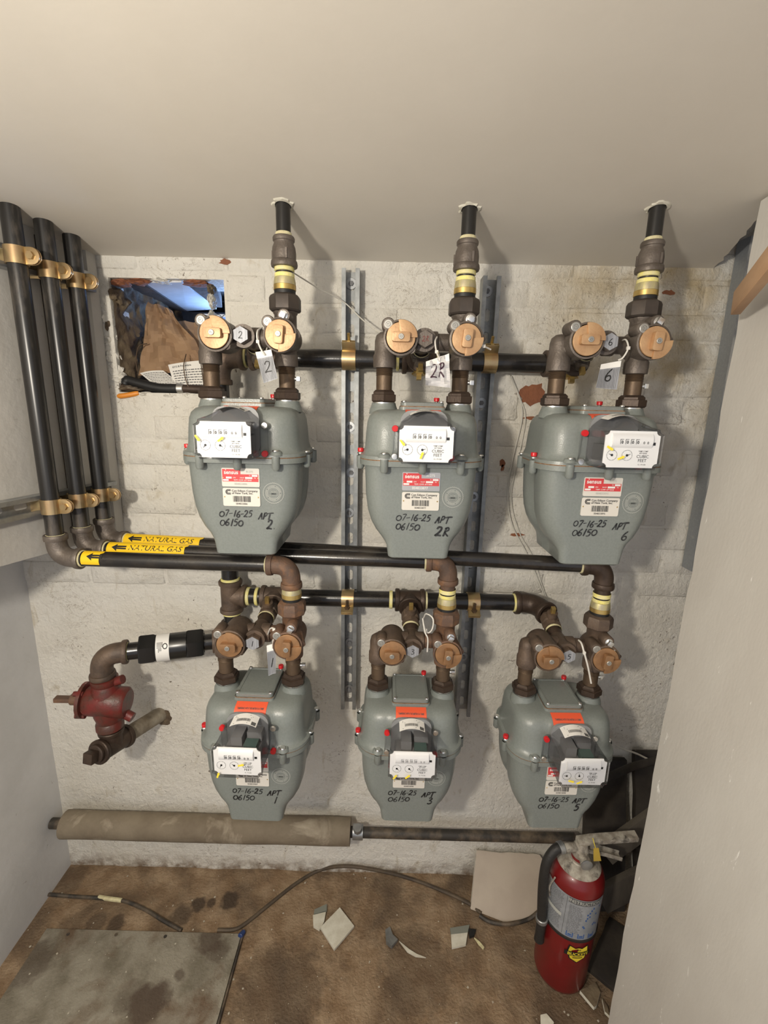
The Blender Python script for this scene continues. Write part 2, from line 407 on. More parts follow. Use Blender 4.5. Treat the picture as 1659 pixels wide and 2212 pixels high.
# handwriting: strokes in a unit box
def ell(cx, cz, rx, rz, a0=90, a1=450, n=14):
    return [(cx+rx*cos(radians(a0+(a1-a0)*i/n)), cz+rz*sin(radians(a0+(a1-a0)*i/n))) for i in range(n+1)]
HAND = {
    '0': [ell(.36, .45, .34, .40, 120, 500)], '7': [[(.02, .92), (.55, 1.0), (.42, .6), (.18, -.05)]],
    '-': [[(.0, .45), (.5, .52)]], '1': [[(.38, 1.05), (.3, .5), (.22, -.05)]],
    '6': [[(.5, 1.0), (.22, .7), (.06, .35), (.12, .08), (.35, .0), (.52, .18), (.45, .42), (.2, .42), (.08, .25)]],
    '2': [[(.05, .75), (.2, 1.0), (.48, .92), (.46, .62), (.22, .25), (.0, .02), (.25, .05), (.62, .0)]],
    '5': [[(.6, 1.0), (.2, .95), (.12, .55)], [(.12, .55), (.4, .62), (.52, .35), (.35, .05), (.02, .03)]],
    'A': [[(.0, 0), (.25, .55), (.42, 1.0)], [(.42, 1.0), (.45, .5), (.5, .0)], [(.1, .38), (.5, .45)]],
    'P': [[(.12, 0), (.2, .5), (.28, 1.0)], [(.2, .95), (.55, .98), (.6, .7), (.4, .5), (.2, .48)]],
    'T': [[(.3, 0), (.36, .5), (.42, .95)], [(.02, .9), (.4, .98), (.95, 1.02)]],
    'R': [[(.1, 0), (.2, .5), (.26, 1.0)], [(.1, .9), (.45, 1.02), (.52, .75), (.2, .5), (.38, .25), (.62, 0)]],
    '3': [[(.08, .9), (.35, 1.0), (.5, .8), (.22, .55), (.5, .42), (.48, .12), (.22, 0), (.0, .1)]],
    '.': [[(.1, .02), (.16, .0)]], ' ': []}
HADV = {'0': .82, '7': .68, '-': .58, '1': .55, '6': .66, '2': .72, '5': .72, 'A': .6, 'P': .68, 'T': .8, 'R': .75, '3': .65, '.': .3, ' ': .4}
def smooth_pl(p, n=4):
    if len(p) < 3: return [V(a) for a in p]
    q = [V(a) for a in p]; q = [q[0]*2-q[1]]+q+[q[-1]*2-q[-2]]; o = []
    for i in range(1, len(q)-2):
        for k in range(n):
            t = k/n
            o.append(.5*((2*q[i])+(q[i+1]-q[i-1])*t+(2*q[i-1]-5*q[i]+4*q[i+1]-q[i+2])*t*t+(3*q[i]-q[i-1]-3*q[i+1]+q[i+2])*t**3))
    o.append(q[-2]); return o
def handwrite(g, s, x, z, h, fn, w=.0009, slant=.18, rnd=None, wx=1):
    rnd = rnd or random.Random(hash(s) % 97)
    for ch in s:
        jz = rnd.uniform(-.08, .08)*h; sc = rnd.uniform(.9, 1.1)
        for st in HAND[ch]:
            pts = smooth_pl([(a*sc, b) for a, b in st]); n = len(pts)
            vs = []; ww = w*rnd.uniform(.75, 1.25)
            for i, p in enumerate(pts):
                t = (pts[min(i+1, n-1)]-pts[max(i-1, 0)]); t = t.normalized() if t.length > 1e-6 else V((1, 0))
                nx, nz = -t.y, t.x
                px = x+(p.x+slant*p.y)*h*wx; pz = z+jz+p.y*h
                k = ww*(.7 if i in (0, n-1) else 1)
                vs += [fn(px+nx*k, pz+nz*k), fn(px-nx*k, pz-nz*k)]
            g.add(vs, [[2*i, 2*i+1, 2*i+3, 2*i+2] for i in range(n-1)])
        x += HADV[ch]*h*wx*sc
    return x

# ================================================================== THE SETTING
def ceil_z(Y, X=0):
    t = min(1, max(0, (-.35-X)/.40)); return 1.77-Y*(.17-.09*t*t*(3-2*t))
def jag(a, b, n, amp, rnd):
    a, b = V(a), V(b); o = []
    for i in range(n+1):
        p = a.lerp(b, i/n)
        if 0 < i < n: p = p+V((rnd.uniform(-amp, amp), rnd.uniform(-amp, amp)))
        o.append(p)
    return o
# back wall with an opening knocked through near the ceiling
HX0, HX1, HZ0, HZ1 = -.668, -.395, 1.462, 1.724
g = G(); D = .12; y0 = .0024
for (x0, x1, z0, z1) in ((-1.0, HX0, HZ0, HZ1), (HX1, 1.10, HZ0, HZ1), (-1.0, 1.10, HZ1, 1.95), (-1.0, 1.10, -.05, HZ0)):
    g.box(((x0+x1)/2, y0+D/2, (z0+z1)/2), (x1-x0, D, z1-z0))
WALLB = struct('wall_back', g.mesh('wall_back', M_WALL, fix=False))
rnd = random.Random(3)
def brick_mesh(i, L, hgt):
    g = G(); r = random.Random(i); U = [0, .028 if L > .15 else .05, .25, .5, .75, .972 if L > .15 else .95, 1]; W_ = [0, .09, .5, .91, 1]; k0 = r.uniform(-.0010, .0008)
    def fn(u, v):
        a, b = U[int(round(u*6))], W_[int(round(v*4))]; e = a in (0, 1) or b in (0, 1)
        y = .0027 if e else k0+r.uniform(-.0006, .0005)
        return ((a-.5)*L+(r.uniform(-.0025, .0025) if e else 0), y, (b-.5)*hgt+(r.uniform(-.0014, .0014) if e else 0))
    n0 = len(g.v); g.grid(fn, 6, 4); per = [i for i in range(7)]+[7*j+6 for j in range(1, 5)]+[28+i for i in range(5, -1, -1)]+[7*j for j in range(3, 0, -1)]
    n1 = len(g.v); g.v += [V((g.v[i].x, .03, g.v[i].z)) for i in per]; m_ = len(per)
    for i in range(m_): g.f.append([per[(i+1) % m_], per[i], n1+i, n1+(i+1) % m_]); g.mi.append(0)
    return g.mesh('brick', M_WALL, smooth=60, fix=False)
BR = [brick_mesh(i, .198, .060) for i in range(6)]; BRH = [brick_mesh(10+i, .095, .060) for i in range(3)]
row = 0; z = .985
while z < 1.80:
    x = -1.0+(.1 if row % 2 else 0)
    while x < 1.06:
        xc = x+.1; half = False
        inhole = lambda a, b: b > HX0+.004 and a < HX1-.004 and z+.030 > HZ0+.004 and z-.030 < HZ1-.004
        if not (xc < -.80 and z > 1.05):
            if not inhole(x, x+.198):
                o = obj('brick', BR[rnd.randrange(6)], WALLB, (xc, 0, z+rnd.uniform(-.0012, .0012)), (0, 0, pi*0))
            else:
                for hx in (x, x+.1):
                    if not inhole(hx, hx+.095): obj('brick', BRH[rnd.randrange(3)], WALLB, (hx+.0475, 0, z))
        x += .2045
    z += .0655; row += 1
# thick render over the lower courses
g = G()
def pl(u, v):
    x = -.985+2.06*u; z = -.01+.962*v
    return (x, .0006-.0035*noise.noise(V((x*7, 3.1, z*7)))-.0016*noise.noise(V((x*28, 9, z*28)))+(.006 if v > .99 else 0), z)
g.grid(pl, 110, 56); obj('render_coat', g.mesh('render_coat', M_WALL, smooth=80, fix=False), WALLB)
# patch where the paint has come off a brick
def blob(cx, cz, rx, rz, n, seed, y, amp=.25):
    r = random.Random(seed); return [(cx+rx*cos(2*pi*i/n)*(1+r.uniform(-amp, amp)), y, cz+rz*sin(2*pi*i/n)*(1+r.uniform(-amp, amp))) for i in range(n)]
p = at(1152, 852, 0); g = G(); o = blob(p.x, p.z, .031, .027, 18, 4, -.0012); q = [(a, b+.004, c) for a, b, c in o]
g.loft([q, o]); obj('bare_brick_patch', g.mesh('bare_brick_patch', M_BRICK), WALLB, label='bare orange brick where paint has flaked off')
for i, (px, py, a, b) in enumerate(((485, 566, .012, .006), (1145, 903, .02, .004), (1085, 1000, .006, .012), (1085, 1010, .004, .01), (1118, 1155, .018, .004), (1150, 1213, .03, .006), (1445, 632, .012, .006))):
    p = at(px, py, 0); g = G(); o = blob(p.x, p.z, a, b, 12, 20+i, -.0010, .4); g.loft([[(u, w+.003, t) for u, w, t in o], o])
    obj('bare_brick_patch', g.mesh('bare_brick_patch', M_BRICK), WALLB)

# cavity behind the opening
g = G()
g.box((-.715, .33, 1.60), (.06, .60, .62)); g.box((-.53, .33, 1.40), (.44, .60, .10)); g.box((-.34, .33, 1.60), (.06, .60, .62))
g.box((-.53, .33, 1.80), (.44, .60, .06))
struct('wall_cavity', g.mesh('wall_cavity', M_DARK))
def lump(name, c, s, seed, m, parent):
    bm = bmesh.new(); bmesh.ops.create_icosphere(bm, subdivisions=3, radius=1)
    for v in bm.verts:
        k = 1+.45*noise.noise(v.co*1.4+V((seed*3.1, seed, 0)))+.3*noise.noise(v.co*3.7+V((seed, 0, seed))); v.co = V((v.co.x*s[0], v.co.y*s[1], v.co.z*s[2]))*k
    me = bpy.data.meshes.new(name); bm.to_mesh(me); bm.free(); me.materials.append(m)
    return obj(name, me, parent, c)
def rub(u, v):
    z = 1.455+.275*v; y = .008+.36*u
    k = noise.noise(V((y*12, z*16, 2)))*.013+noise.noise(V((y*30, z*36, 7)))*.012+noise.noise(V((y*80, z*80, 1)))*.005
    return (-.664+.05*u*(1.2-v)+k*min(1, .25+u*6), y, z)
g = G(); g.grid(rub, 64, 56); obj('rubble_face', g.mesh('rubble_face', M_STONE, smooth=25, fix=False), WALLB, label='crumbling stone inside the opening')
rr = random.Random(5)
for i, (px, py, sx, sz, mm) in enumerate(((243, 738, .016, .022, 0), (247, 770, .018, .022, 0), (250, 800, .022, .020, 0), (262, 818, .020, .014, 0), (244, 705, .010, .02, 1), (252, 640, .012, .018, 1), (262, 612, .022, .008, 2), (300, 609, .03, .006, 2), (285, 838, .03, .008, 1), (246, 838, .014, .012, 0), (425, 612, .03, .006, 2), (458, 650, .007, .016, 0), (460, 690, .005, .020, 0), (458, 625, .008, .010, 1), (350, 608, .022, .005, 0), (320, 852, .020, .006, 0), (370, 855, .022, .005, 0), (410, 853, .018, .006, 0), (238, 660, .008, .024, 0), (236, 690, .009, .018, 0))):
    c = at(px, py, .022); lump('rubble_stone', c, (sx, .024, sz), 40+i, (M_WALL, M_STONE, M_BRICK)[mm], WALLB)
def board(name, pts, th, m, parent=None, label=None):
    """four corner points + thickness along the normal"""
    a, b, c, d = [V(p) for p in pts]; n = (b-a).cross(d-a).normalized()*th
    g = G(); g.loft([[a, b, c, d], [p+n for p in (a, b, c, d)]]); me = g.mesh(name, m)
    o = obj(name, me, parent, None, None, label); return o
W1 = thing('window_1', 'small basement window opening behind the hole', 'window'); del W1['label'], W1['category']; W1['kind'] = 'structure'
board('window_head', [at(312, 611, .02), at(392, 610, .02), at(468, 668, .34), at(404, 672, .34)], .012, M_SHEET, W1)
board('lintel', [at(394, 607, .03), at(462, 606, .03), at(480, 664, .24), at(466, 664, .24)], .03, M_OLDW, W1)
board('lintel', [at(255, 606, .03), at(309, 612, .03), at(402, 673, .33), at(340, 668, .33)], .03, M_OLDW, W1)
g = G(); quad(g, -.64, -.36, 1.52, 1.74, .60); obj('daylight', g.mesh('daylight', mat('daylight_sky', (.22, .42, 1.0), emit=.7)), W1)
g = G(); g.box((-.5, .48, 1.748), (.34, .03, .032)); g.box((-.5, .48, 1.505), (.34, .03, .05)); obj('window_frame', g.mesh('window_frame', M_OLDW), W1)
g = G()
for i in range(11):
    cx = -.625+i*.026
    for k in range(5): g.tube([(cx+.013*cos(a*pi/6), .465, 1.60+k*.028+.014*sin(a*pi/6)) for a in range(12)], .0012, 5, closed=True)
for k in range(3): g.tube([(-.64, .465, 1.60+k*.050), (-.36, .465, 1.60+k*.050)], .0014, 5)
obj('grille', g.mesh('grille', M_GALVD), W1, label='scrolled wire grille')

# ceiling (slopes up towards the viewer), right edge torn
rj = random.Random(8)
NU, NV = 40, 46; xr = [rj.uniform(-.004, .004) for _ in range(NV+1)]
def ceilpt(u, v, e=0):
    Y = .05-.34*min(1, v*2) if v <= .5 else -.29-2.0*(v-.5)*2
    X1 = (.748+Y*.28+xr[int(round(v*NV))] if Y < 0 else .748) if v <= .5 else .68+.6*min(1, (v-.5)*8)
    X = -1.15+(X1+1.15)*u; return (X, Y, ceil_z(Y, X)+e)
g = G(); g.grid(lambda u, v: ceilpt(u, v), NU, NV); g.grid(lambda u, v: ceilpt(u, v, .014), NU, NV)
for v in range(NV): g.add([ceilpt(1, v/NV), ceilpt(1, (v+1)/NV), ceilpt(1, (v+1)/NV, .014), ceilpt(1, v/NV, .014)], [[0, 1, 2, 3]])
CEIL = struct('ceiling', g.mesh('ceiling', M_CEIL, fix=False))
g = G(); g.box((.35, -.9, 2.32), (2.6, 2.6, .04)); struct('ceiling_light_block', g.mesh('ceiling_light_block', M_OLDW))  # added plain slab, keeps ambient light from leaking into the void
# floor
g = G()
def fl(u, v):
    x = -1.2+2.6*u; y = .02-2.3*v
    return (x, y, .0022*noise.noise(V((x*4, y*4, 0)))+.0012*noise.noise(V((x*17, y*17, 4))))
g.grid(fl, 120, 100); struct('floor', g.mesh('floor', M_FLOOR, smooth=80))
# left side: low wall further out, boxed-out bulkhead above
g = G(); g.box((-1.02, -.9, .85), (.09, 2.0, 1.9)); struct('wall_left', g.mesh('wall_left', M_LEFT))
def bulk_x(Y): return -.702+.24*Y
g = G(); BZ = 1.098; b0, b1 = .0, -1.0
pts = [(bulk_x(b0), b0), (bulk_x(b1), b1), (-.974, b1), (-.974, b0)]
g.loft([[(x, y, BZ+(-y)*.04) for x, y in pts], [(x, y, ceil_z(y, x)+.004) for x, y in pts]])
struct('wall_bulkhead', g.mesh('wall_bulkhead', M_BULK, bevel=.002))
g = G(); pts = [(-.700, -.003), (-.690, -.003), (-.695, -.030), (-.705, -.030)]
g.loft([[(x, y, BZ-.004) for x, y in pts], [(x, y, ceil_z(y, x)+.002) for x, y in pts]]); struct('trim_1', g.mesh('trim_1', M_BULK))
g = G()
for Yk in (-.135, -.197): g.box((bulk_x(Yk)+.0002, Yk, 1.44), (.0016, .0016, .66))
struct('trim_2', g.mesh('trim_2', M_DARK))
# right side: loose drywall sheet in front of a dark void
TB = V((.552, -.375, .005)); TT = V((.645, -.262, 1.808)); near = V((.03, -.33, .0)); nb = V((0, 0, .055))
rj = random.Random(4); far = []
for i in range(41):
    t = i/40; p = TB.lerp(TT, t); far.append(p+V((0, rj.uniform(-.003, .003), 0)))
ed = [p+near+nb*(i/40) for i, p in enumerate(far)]
nrm = V((-1, -.06, .05)).normalized()*-.0125
g = G()
for i in range(40):
    g.mt(0); a, b, c, d = far[i], far[i+1], ed[i+1], ed[i]
    g.add([a, b, c, d], [[0, 1, 2, 3]]); g.add([a+nrm, b+nrm, c+nrm, d+nrm], [[3, 2, 1, 0]])
    g.mt(1); g.add([a, b, b+nrm, a+nrm], [[0, 1, 2, 3]]); g.add([d, c, c+nrm, d+nrm], [[0, 1, 2, 3]])
g.mt(1); g.add([far[0], ed[0], ed[0]+nrm, far[0]+nrm], [[0, 1, 2, 3]]); g.add([far[40], ed[40], ed[40]+nrm, far[40]+nrm], [[0, 1, 2, 3]])
struct('wall_right', g.mesh('wall_right', [M_BOARD, M_GYP], smooth=30, fix=False))
g = G(); g.box((1.13, -.6, 1.0), (.06, 1.6, 2.4)); struct('wall_light_block', g.mesh('wall_light_block', M_DARK))  # added dark wall closing the void off from ambient light

# ================================================================== GAS METERS
def ring(hw, hd, r, z, groove=0, bump=0):
    o = []
    def sidepts(a, b, n): return [(a[0]+(b[0]-a[0])*i/n, a[1]+(b[1]-a[1])*i/n) for i in range(1, n)]
    def arc(cx, cy, a0, n=7): return [(cx+r*cos(a0+pi/2*i/n), cy+r*sin(a0+pi/2*i/n)) for i in range(n+1)]
    A = arc(hw-r, -(hd-r), -pi/2); B = arc(hw-r, hd-r, 0); C = arc(-(hw-r), hd-r, pi/2); E_ = arc(-(hw-r), -(hd-r), pi)
    o = A+sidepts(A[-1], B[0], 9)+B+sidepts(B[-1], C[0], 9)+C+sidepts(C[-1], E_[0], 9)+E_+sidepts(E_[-1], A[0], 17)
    res = []
    for x, y in o:
        if groove: x -= math.copysign(groove*exp(-((y-.008)/.017)**2), x)*min(1, max(0, (abs(x)-hw*.7)/(hw*.2)))
        if bump and y < 0:
            t = min(1, max(0, (.047-abs(x))/.010)); y -= bump*t*t*(3-2*t)
        res.append(V((x, y, z)))
    return res
LOW = [(-.1075, .121, .100, .055, 0), (-.1175, .121, .100, .055, 0), (-.1195, .1115, .087, .040, 0), (-.13, .110, .085, .035, .010),
       (-.18, .1075, .084, .035, .014), (-.21, .1035, .083, .035, .014), (-.232, .0965, .082, .033, .014), (-.250, .0865, .081, .03, .012),
       (-.263, .0760, .080, .028, .010), (-.273, .0680, .0795, .02, .008), (-.280, .0640, .079, .014, .004), (-.303, .0605, .0775, .012, 0), (-.306, .057, .074, .010, 0)]
UP = [(-.1055, .121, .100, .055), (-.0995, .1205, .0995, .055), (-.0965, .1145, .0945, .050), (-.085, .1110, .0895, .046), (-.055, .1090, .0865, .044),
      (-.036, .1070, .0835, .042), (-.025, .1035, .0785, .040), (-.0175, .0970, .0705, .038), (-.0135, .0870, .0600, .036), (-.0120, .074, .048, .034)]
def interp(tab, z, k):
    t = sorted(tab)
    for a, b in zip(t, t[1:]):
        if a[0] <= z <= b[0]: return a[k]+(b[k]-a[k])*(z-a[0])/(b[0]-a[0])
    return t[0][k] if z < t[0][0] else t[-1][k]
def front(x, z, eps=.0006):
    hw, hd, r = interp(LOW, z, 1), interp(LOW, z, 2), interp(LOW, z, 3)
    y = hd; ax = abs(x)-(hw-r)
    if ax > 0: y = hd-r+math.sqrt(max(0, r*r-ax*ax))
    return (x, -y-eps, z)
def upfront(x, z, eps=.0008):
    hd = interp(UP, z, 2); t = min(1, max(0, (.047-abs(x))/.010)); return (x, -hd-.006*t*t*(3-2*t)-eps, z+(eps if z > -.03 else 0))

def m_lower():
    g = G(); g.loft([ring(hw, hd, r, z, gr) for z, hw, hd, r, gr in LOW])
    for x, y in BOLTS: g.lathe([(.0078, -.104), (.0078, -.126), (.005, -.130), (0, -.130)], 14, T((x, y, 0)))
    return g.mesh('lower_case', M_GREY, smooth=42)
BOLTS = [(-.072, -.0985), (.072, -.0985), (0, -.1015), (-.120, -.036), (.120, -.036), (-.120, .045), (.120, .045)]
def m_upper():
    g = G(); g.loft([ring(hw, hd, r, z, 0, .006 if z > -.098 else 0) for z, hw, hd, r in UP])
    for s in (-1, 1):
        g.lathe([(.0295, -.022), (.0285, -.013), (.0262, -.008), (.0245, -.003), (.0245, -.0008)], 28, T((s*.0762, 0, 0)))
        g.lathe([(.013, -.101), (.011, -.096), (.009, -.0935), (0, -.0935)], 16, T((s*.072, -.0935, 0)))
    return g.mesh('upper_case', M_GREY, smooth=42)
def m_gasket():
    g = G(); g.loft([ring(.1202, .0992, .055, -.1077), ring(.1202, .0992, .055, -.1053)], False, False); return g.mesh('gasket', M_GASKET)
def m_topcover():
    g = G(); g.loft([ring(.044, .056, .008, -.013), ring(.0435, .0555, .008, -.0065)])
    g.loft([ring(.041, .053, .008, -.0052), ring(.041, .053, .008, .0012), ring(.0385, .0505, .007, .0028), ring(.034, .046, .006, .0028), ring(.0335, .0455, .006, .0016)])
    return g.mesh('top_cover', M_GREY)
def m_tgasket():
    g = G(); g.loft([ring(.0425, .0545, .008, -.0068), ring(.0425, .0545, .008, -.0048)], False, False); return g.mesh('gasket', M_GASKET)
def m_screw(r=.0045):
    g = G(); g.lathe([(r, 0), (r, .001), (r*.8, .0028), (0, .0034)], 12); return g.mesh('screw', M_SILVER)
def m_seal():
    g = G(); g.lathe([(.0058, 0), (.0062, .006), (.0055, .0075), (0, .0075)], 16); return g.mesh('seal_cap', M_SEAL)
def m_collar():
    g = G(); g.lathe([(.0215, -.003), (.0235, -.002), (.0235, .0012), (.015, .0012)], 28); return g.mesh('spud_collar', M_SILVER)

IZ0, IZ1, IY = -.0990, -.0375, -.1685        # index face
def cov_ring(y, hw, zb, zt, arch, nr):
    o = []; n = 3
    base = notched(-hw, hw, zb, zt, nr, n)
    # corner order: lower right, upper right, upper left, lower left
    top = [(hw-nr-(2*hw-2*nr)*i/8, zt) for i in range(1, 8)]
    pts = base[:2*(n+1)]+top+base[2*(n+1):]
    return [V((x, y, z+(arch*(1-(x/hw)**2) if z > zt-nr*1.01-1e-6 and arch else 0))) for x, z in pts]
COV = [(-.096, .0445, -.1035, -.036, .025, .002), (-.125, .0445, -.1035, -.035, .021, .002), (-.150, .0450, -.1035, -.035, .014, .003), (-.163, .0480, -.1025, -.0345, .006, .006), (-.173, .0500, -.1020, -.0345, 0, .0085), (-.1745, .049, -.1010, -.0355, 0, .0085)]
def m_cover():
    g = G(); g.loft([cov_ring(*c) for c in COV], False, True); return g.mesh('index_box', M_CLEAR, smooth=35)
def m_backplate():
    g = G(); g.mt(0).prism(rounded(-.058, .058, -.104, -.040, .008), -.094, -.0985); g.mt(1).prism(rounded(-.0435, .0435, -.103, -.0125, .02), -.094, -.100); return g.mesh('mounting_plate', [M_CLEAR, mat('index_back', (.24, .245, .25), .45)])
def m_works():
    g = G(); g.box((0, -.125, -.080), (.070, .045, .034)); g.box((-.012, -.118, -.055), (.022, .035, .028)); g.mt(1).box((.018, -.135, -.058), (.026, .022, .014)); g.mt(0).box((.02, -.11, -.050), (.03, .02, .02))
    return g.mesh('register_works', [M_DARKIN, M_GREEN])
def m_faceplate():
    g = G(); g.prism(notched(-.0465, .0465, IZ0, IZ1, .0075), IY, IY+.0016); return g.mesh('index_face', M_FACE)
FX = lambda u: -.0465+.093*u
FZ = lambda v: IZ1-(IZ1-IZ0)*v
def m_counter():
    g = G(); n = 8; z0, z1 = FZ(.46), FZ(.06)
    sec = [(IY, z0)]+[(IY-.0055*sin(pi*i/n)**.6, z0+(z1-z0)*i/n) for i in range(1, n)]+[(IY, z1)]
    g.loft([[V((FX(.12), y, z)) for y, z in sec], [V((FX(.85), y, z)) for y, z in sec]]); return g.mesh('counter', M_FACE, smooth=50)
CY = IY-.0060
def m_print():
    g = G(); zc = FZ(.29)
    for u in (.28, .375, .47, .565):
        x = FX(u)
        for a, b, c, d in ((x-.0030, x-.0022, zc-.0035, zc+.0045), (x-.0030, x+.0026, zc+.0039, zc+.0046)): quad(g, a, b, c, d, CY)
        put_text(g, '0', .0068, x+.0006, zc-.0006, CY, bold=.03)
    for u in (.68, .75): put_text(g, '0', .0058, FX(u), zc-.0012, CY)
    quad(g, FX(.87), FX(.925), FZ(.38), FZ(.30), IY-.0004)
    for u, a in ((.155, 200), (.43, 20)):
        x, z_ = FX(u), FZ(.66); ring2d(g, x, z_, .0086, .0090, IY-.0004, 28); disc2d(g, x, z_, .0021, IY-.0005, 12)
        for k in range(10):
            t = 2*pi*k/10; dx, dz = cos(t), sin(t)
            g.add([(x+dx*.0078-dz*.0002, IY-.0004, z_+dz*.0078+dx*.0002), (x+dx*.0078+dz*.0002, IY-.0004, z_+dz*.0078-dx*.0002), (x+dx*.0088+dz*.0002, IY-.0004, z_+dz*.0088-dx*.0002), (x+dx*.0088-dz*.0002, IY-.0004, z_+dz*.0088+dx*.0002)], [[0, 1, 2, 3]])
    put_text(g, 'TEMP COMP', .0030, FX(.72), FZ(.545), IY-.0004, bold=.008); put_text(g, '60°F BASE', .0030, FX(.72), FZ(.60), IY-.0004, bold=.008)
    put_text(g, 'CUBIC', .0072, FX(.72), FZ(.69), IY-.0004, bold=0); put_text(g, 'FEET', .0072, FX(.72), FZ(.80), IY-.0004, bold=0)
    put_text(g, 'CL 175-250', .0028, FX(.72), FZ(.91), IY-.0004, bold=.006)
    return g.mesh('index_print', M_INK, fix=False)
def m_needles(a1, a2):
    g = G()
    for u, a in ((.155, a1), (.43, a2)):
        x, z_ = FX(u), FZ(.66); dx, dz = cos(radians(a)), sin(radians(a))
        g.add([(x-dz*.0009, IY-.0009, z_+dx*.0009), (x+dz*.0009, IY-.0009, z_-dx*.0009), (x+dx*.0075, IY-.0009, z_+dz*.0075)], [[0, 1, 2]])
        disc2d(g, x, z_, .0017, IY-.001, 12)
    return g.mesh('dial_needle', M_INK, fix=False)
def yellow(g, u, v, a, L=.013):
    x, z_ = FX(u), FZ(v); c, s_ = cos(radians(a)), sin(radians(a)); P = [(-L/2, -.0016), (L*.2, -.002), (L*.2, -.003), (L/2, 0), (L*.2, .003), (L*.2, .002), (-L/2, .0016)]
    q = [(x+p*c-r_*s_, z_+p*s_+r_*c) for p, r_ in P]; g.prism(q, -.1753, -.1748)
def m_covlabel():
    g = G()
    def fn(u, v):
        x = -.027+.054*u; y = -.100-.030*v
        k = (y+.096)/(-.029); zt = -.036+.001*k; ar = .025-.004*k
        return (x, y, zt+ar*(1-(x/.0445)**2)+.0012)
    g.mt(0).grid(fn, 8, 3); b = random.Random(2); u = .22
    f2 = lambda a, c: (lambda p: (p[0], p[1], p[2]+.0005))(fn(a, c))
    while u < .72:
        w = b.uniform(.008, .022); g.mt(1).add([f2(u, .48), f2(u+w, .48), f2(u+w, .72), f2(u, .72)], [[0, 1, 2, 3]]); u += w+b.uniform(.008, .02)
    for v, u0, u1 in ((.14, .12, .7), (.24, .12, .8), (.34, .2, .75), (.84, .12, .66)): g.add([f2(u0, v), f2(u1, v), f2(u1, v+.04), f2(u0, v+.04)], [[0, 1, 2, 3]])
    g.add([f2(.8, .66), f2(.96, .66), f2(.96, .95), f2(.8, .95)], [[0, 1, 2, 3]])
    return g.mesh('barcode_label', [M_WHITE, M_INKG], fix=False)
def m_nameplate(alu):
    g = G(); g.prism(rounded(-.0365, .0365, -.1645, -.1285, .0025), -.0835, -.0862); return g.mesh('nameplate', M_ALU if alu else M_PLATEW)
def nyp(x, z, e=.0004): return (x, -.0862-e, z)
def m_namered():
    g = G(); quad(g, -.0350, .0002, -.1400, -.1305, 0, lambda x, z: nyp(x, z, .0003)); quad(g, -.0350, .0345, -.1545, -.1400, 0, lambda x, z: nyp(x, z, .0003)); return g.mesh('red_print', M_RED, fix=False)
def m_nametext(num, alu):
    g = G(); f = lambda x, z: nyp(x, z, .0006)
    put_text(g, 'sensus', .0105, -.0178, -.1368, 0, bold=.02, fn=f, wx=1.0)
    quad(g, -.0290, -.0270, -.1325, -.1312, 0, f)
    put_text(g, 'CL', .003, .0185, -.1425, 0, fn=f); quad(g, .022, .033, -.1443, -.1408, 0, f)
    quad(g, -.028, -.017, -.1487, -.1452, 0, f); put_text(g, 'CFH', .003, -.012, -.147, 0, fn=f); put_text(g, 'MAOP', .003, .003, -.147, 0, fn=f)
    quad(g, .009, .023, -.1487, -.1452, 0, f); put_text(g, 'PSI', .003, .028, -.147, 0, fn=f)
    quad(g, -.034, -.023, -.1532, -.1500, 0, f); put_text(g, 'TEMP. COMP. 60°F BASE', .0033, .004, -.1516, 0, fn=f)
    if alu: put_text(g, num, .0068, -.002, -.1592, 0, fn=f); put_text(g, 'R-275', .0068, .018, -.1345, 0, fn=f)
    g.mt(1)
    if not alu: put_text(g, num, .0055, .0, -.1592, 0, fn=f, bold=0); put_text(g, 'R-275', .0055, .018, -.1350, 0, fn=f, bold=0)
    return g.mesh('white_print', [M_WHITE, M_STICK], fix=False)
def m_utilplate():
    g = G(); g.prism(rounded(-.0362, .0362, -.2032, -.1675, .003), -.0830, -.0856); return g.mesh('utility_plate', M_PLATEW)
def m_utilprint(num):
    g = G(); f = lambda x, z: (x, -.0860, z)
    put_text(g, 'Con Edison Company', .0057, -.0185, -.1728, 0, 'LEFT', .018, fn=f); put_text(g, 'of New York, Inc.', .0057, -.0185, -.1775, 0, 'LEFT', .018, fn=f)
    for r0 in (.0048, .0034, .0020):
        ring2d(g, -.0255, -.1752, r0-.0005, r0+.0005, -.0860, 14, pi/2, 1.5*pi)
        for sg in (-1, 1): quad(g, -.0256, -.0205, -.1752+sg*r0-.0005, -.1752+sg*r0+.0005, -.0860)
    b = random.Random(num); x = -.0165
    while x < .0165:
        w = b.choice((.0005, .0008, .0013)); quad(g, x, x+w, -.1945, -.1830, -.0860); x += w+b.choice((.0005, .0007, .0011))
    put_text(g, num, .0050, 0, -.1985, 0, fn=f, bold=.006)
    return g.mesh('plate_print', M_INK, fix=False)
def m_rivets():
    g = G()
    for x, z_ in ((-.0328, -.1850), (.0328, -.1850), (-.0335, -.1475), (.0335, -.1475)): g.lathe([(.0014, 0), (.0009, .0006), (0, .0008)], 10, frame((x, -.0857 if z_ < -.17 else -.0862, z_), (0, -1, 0)))
    return g.mesh('rivet', M_BRASS)
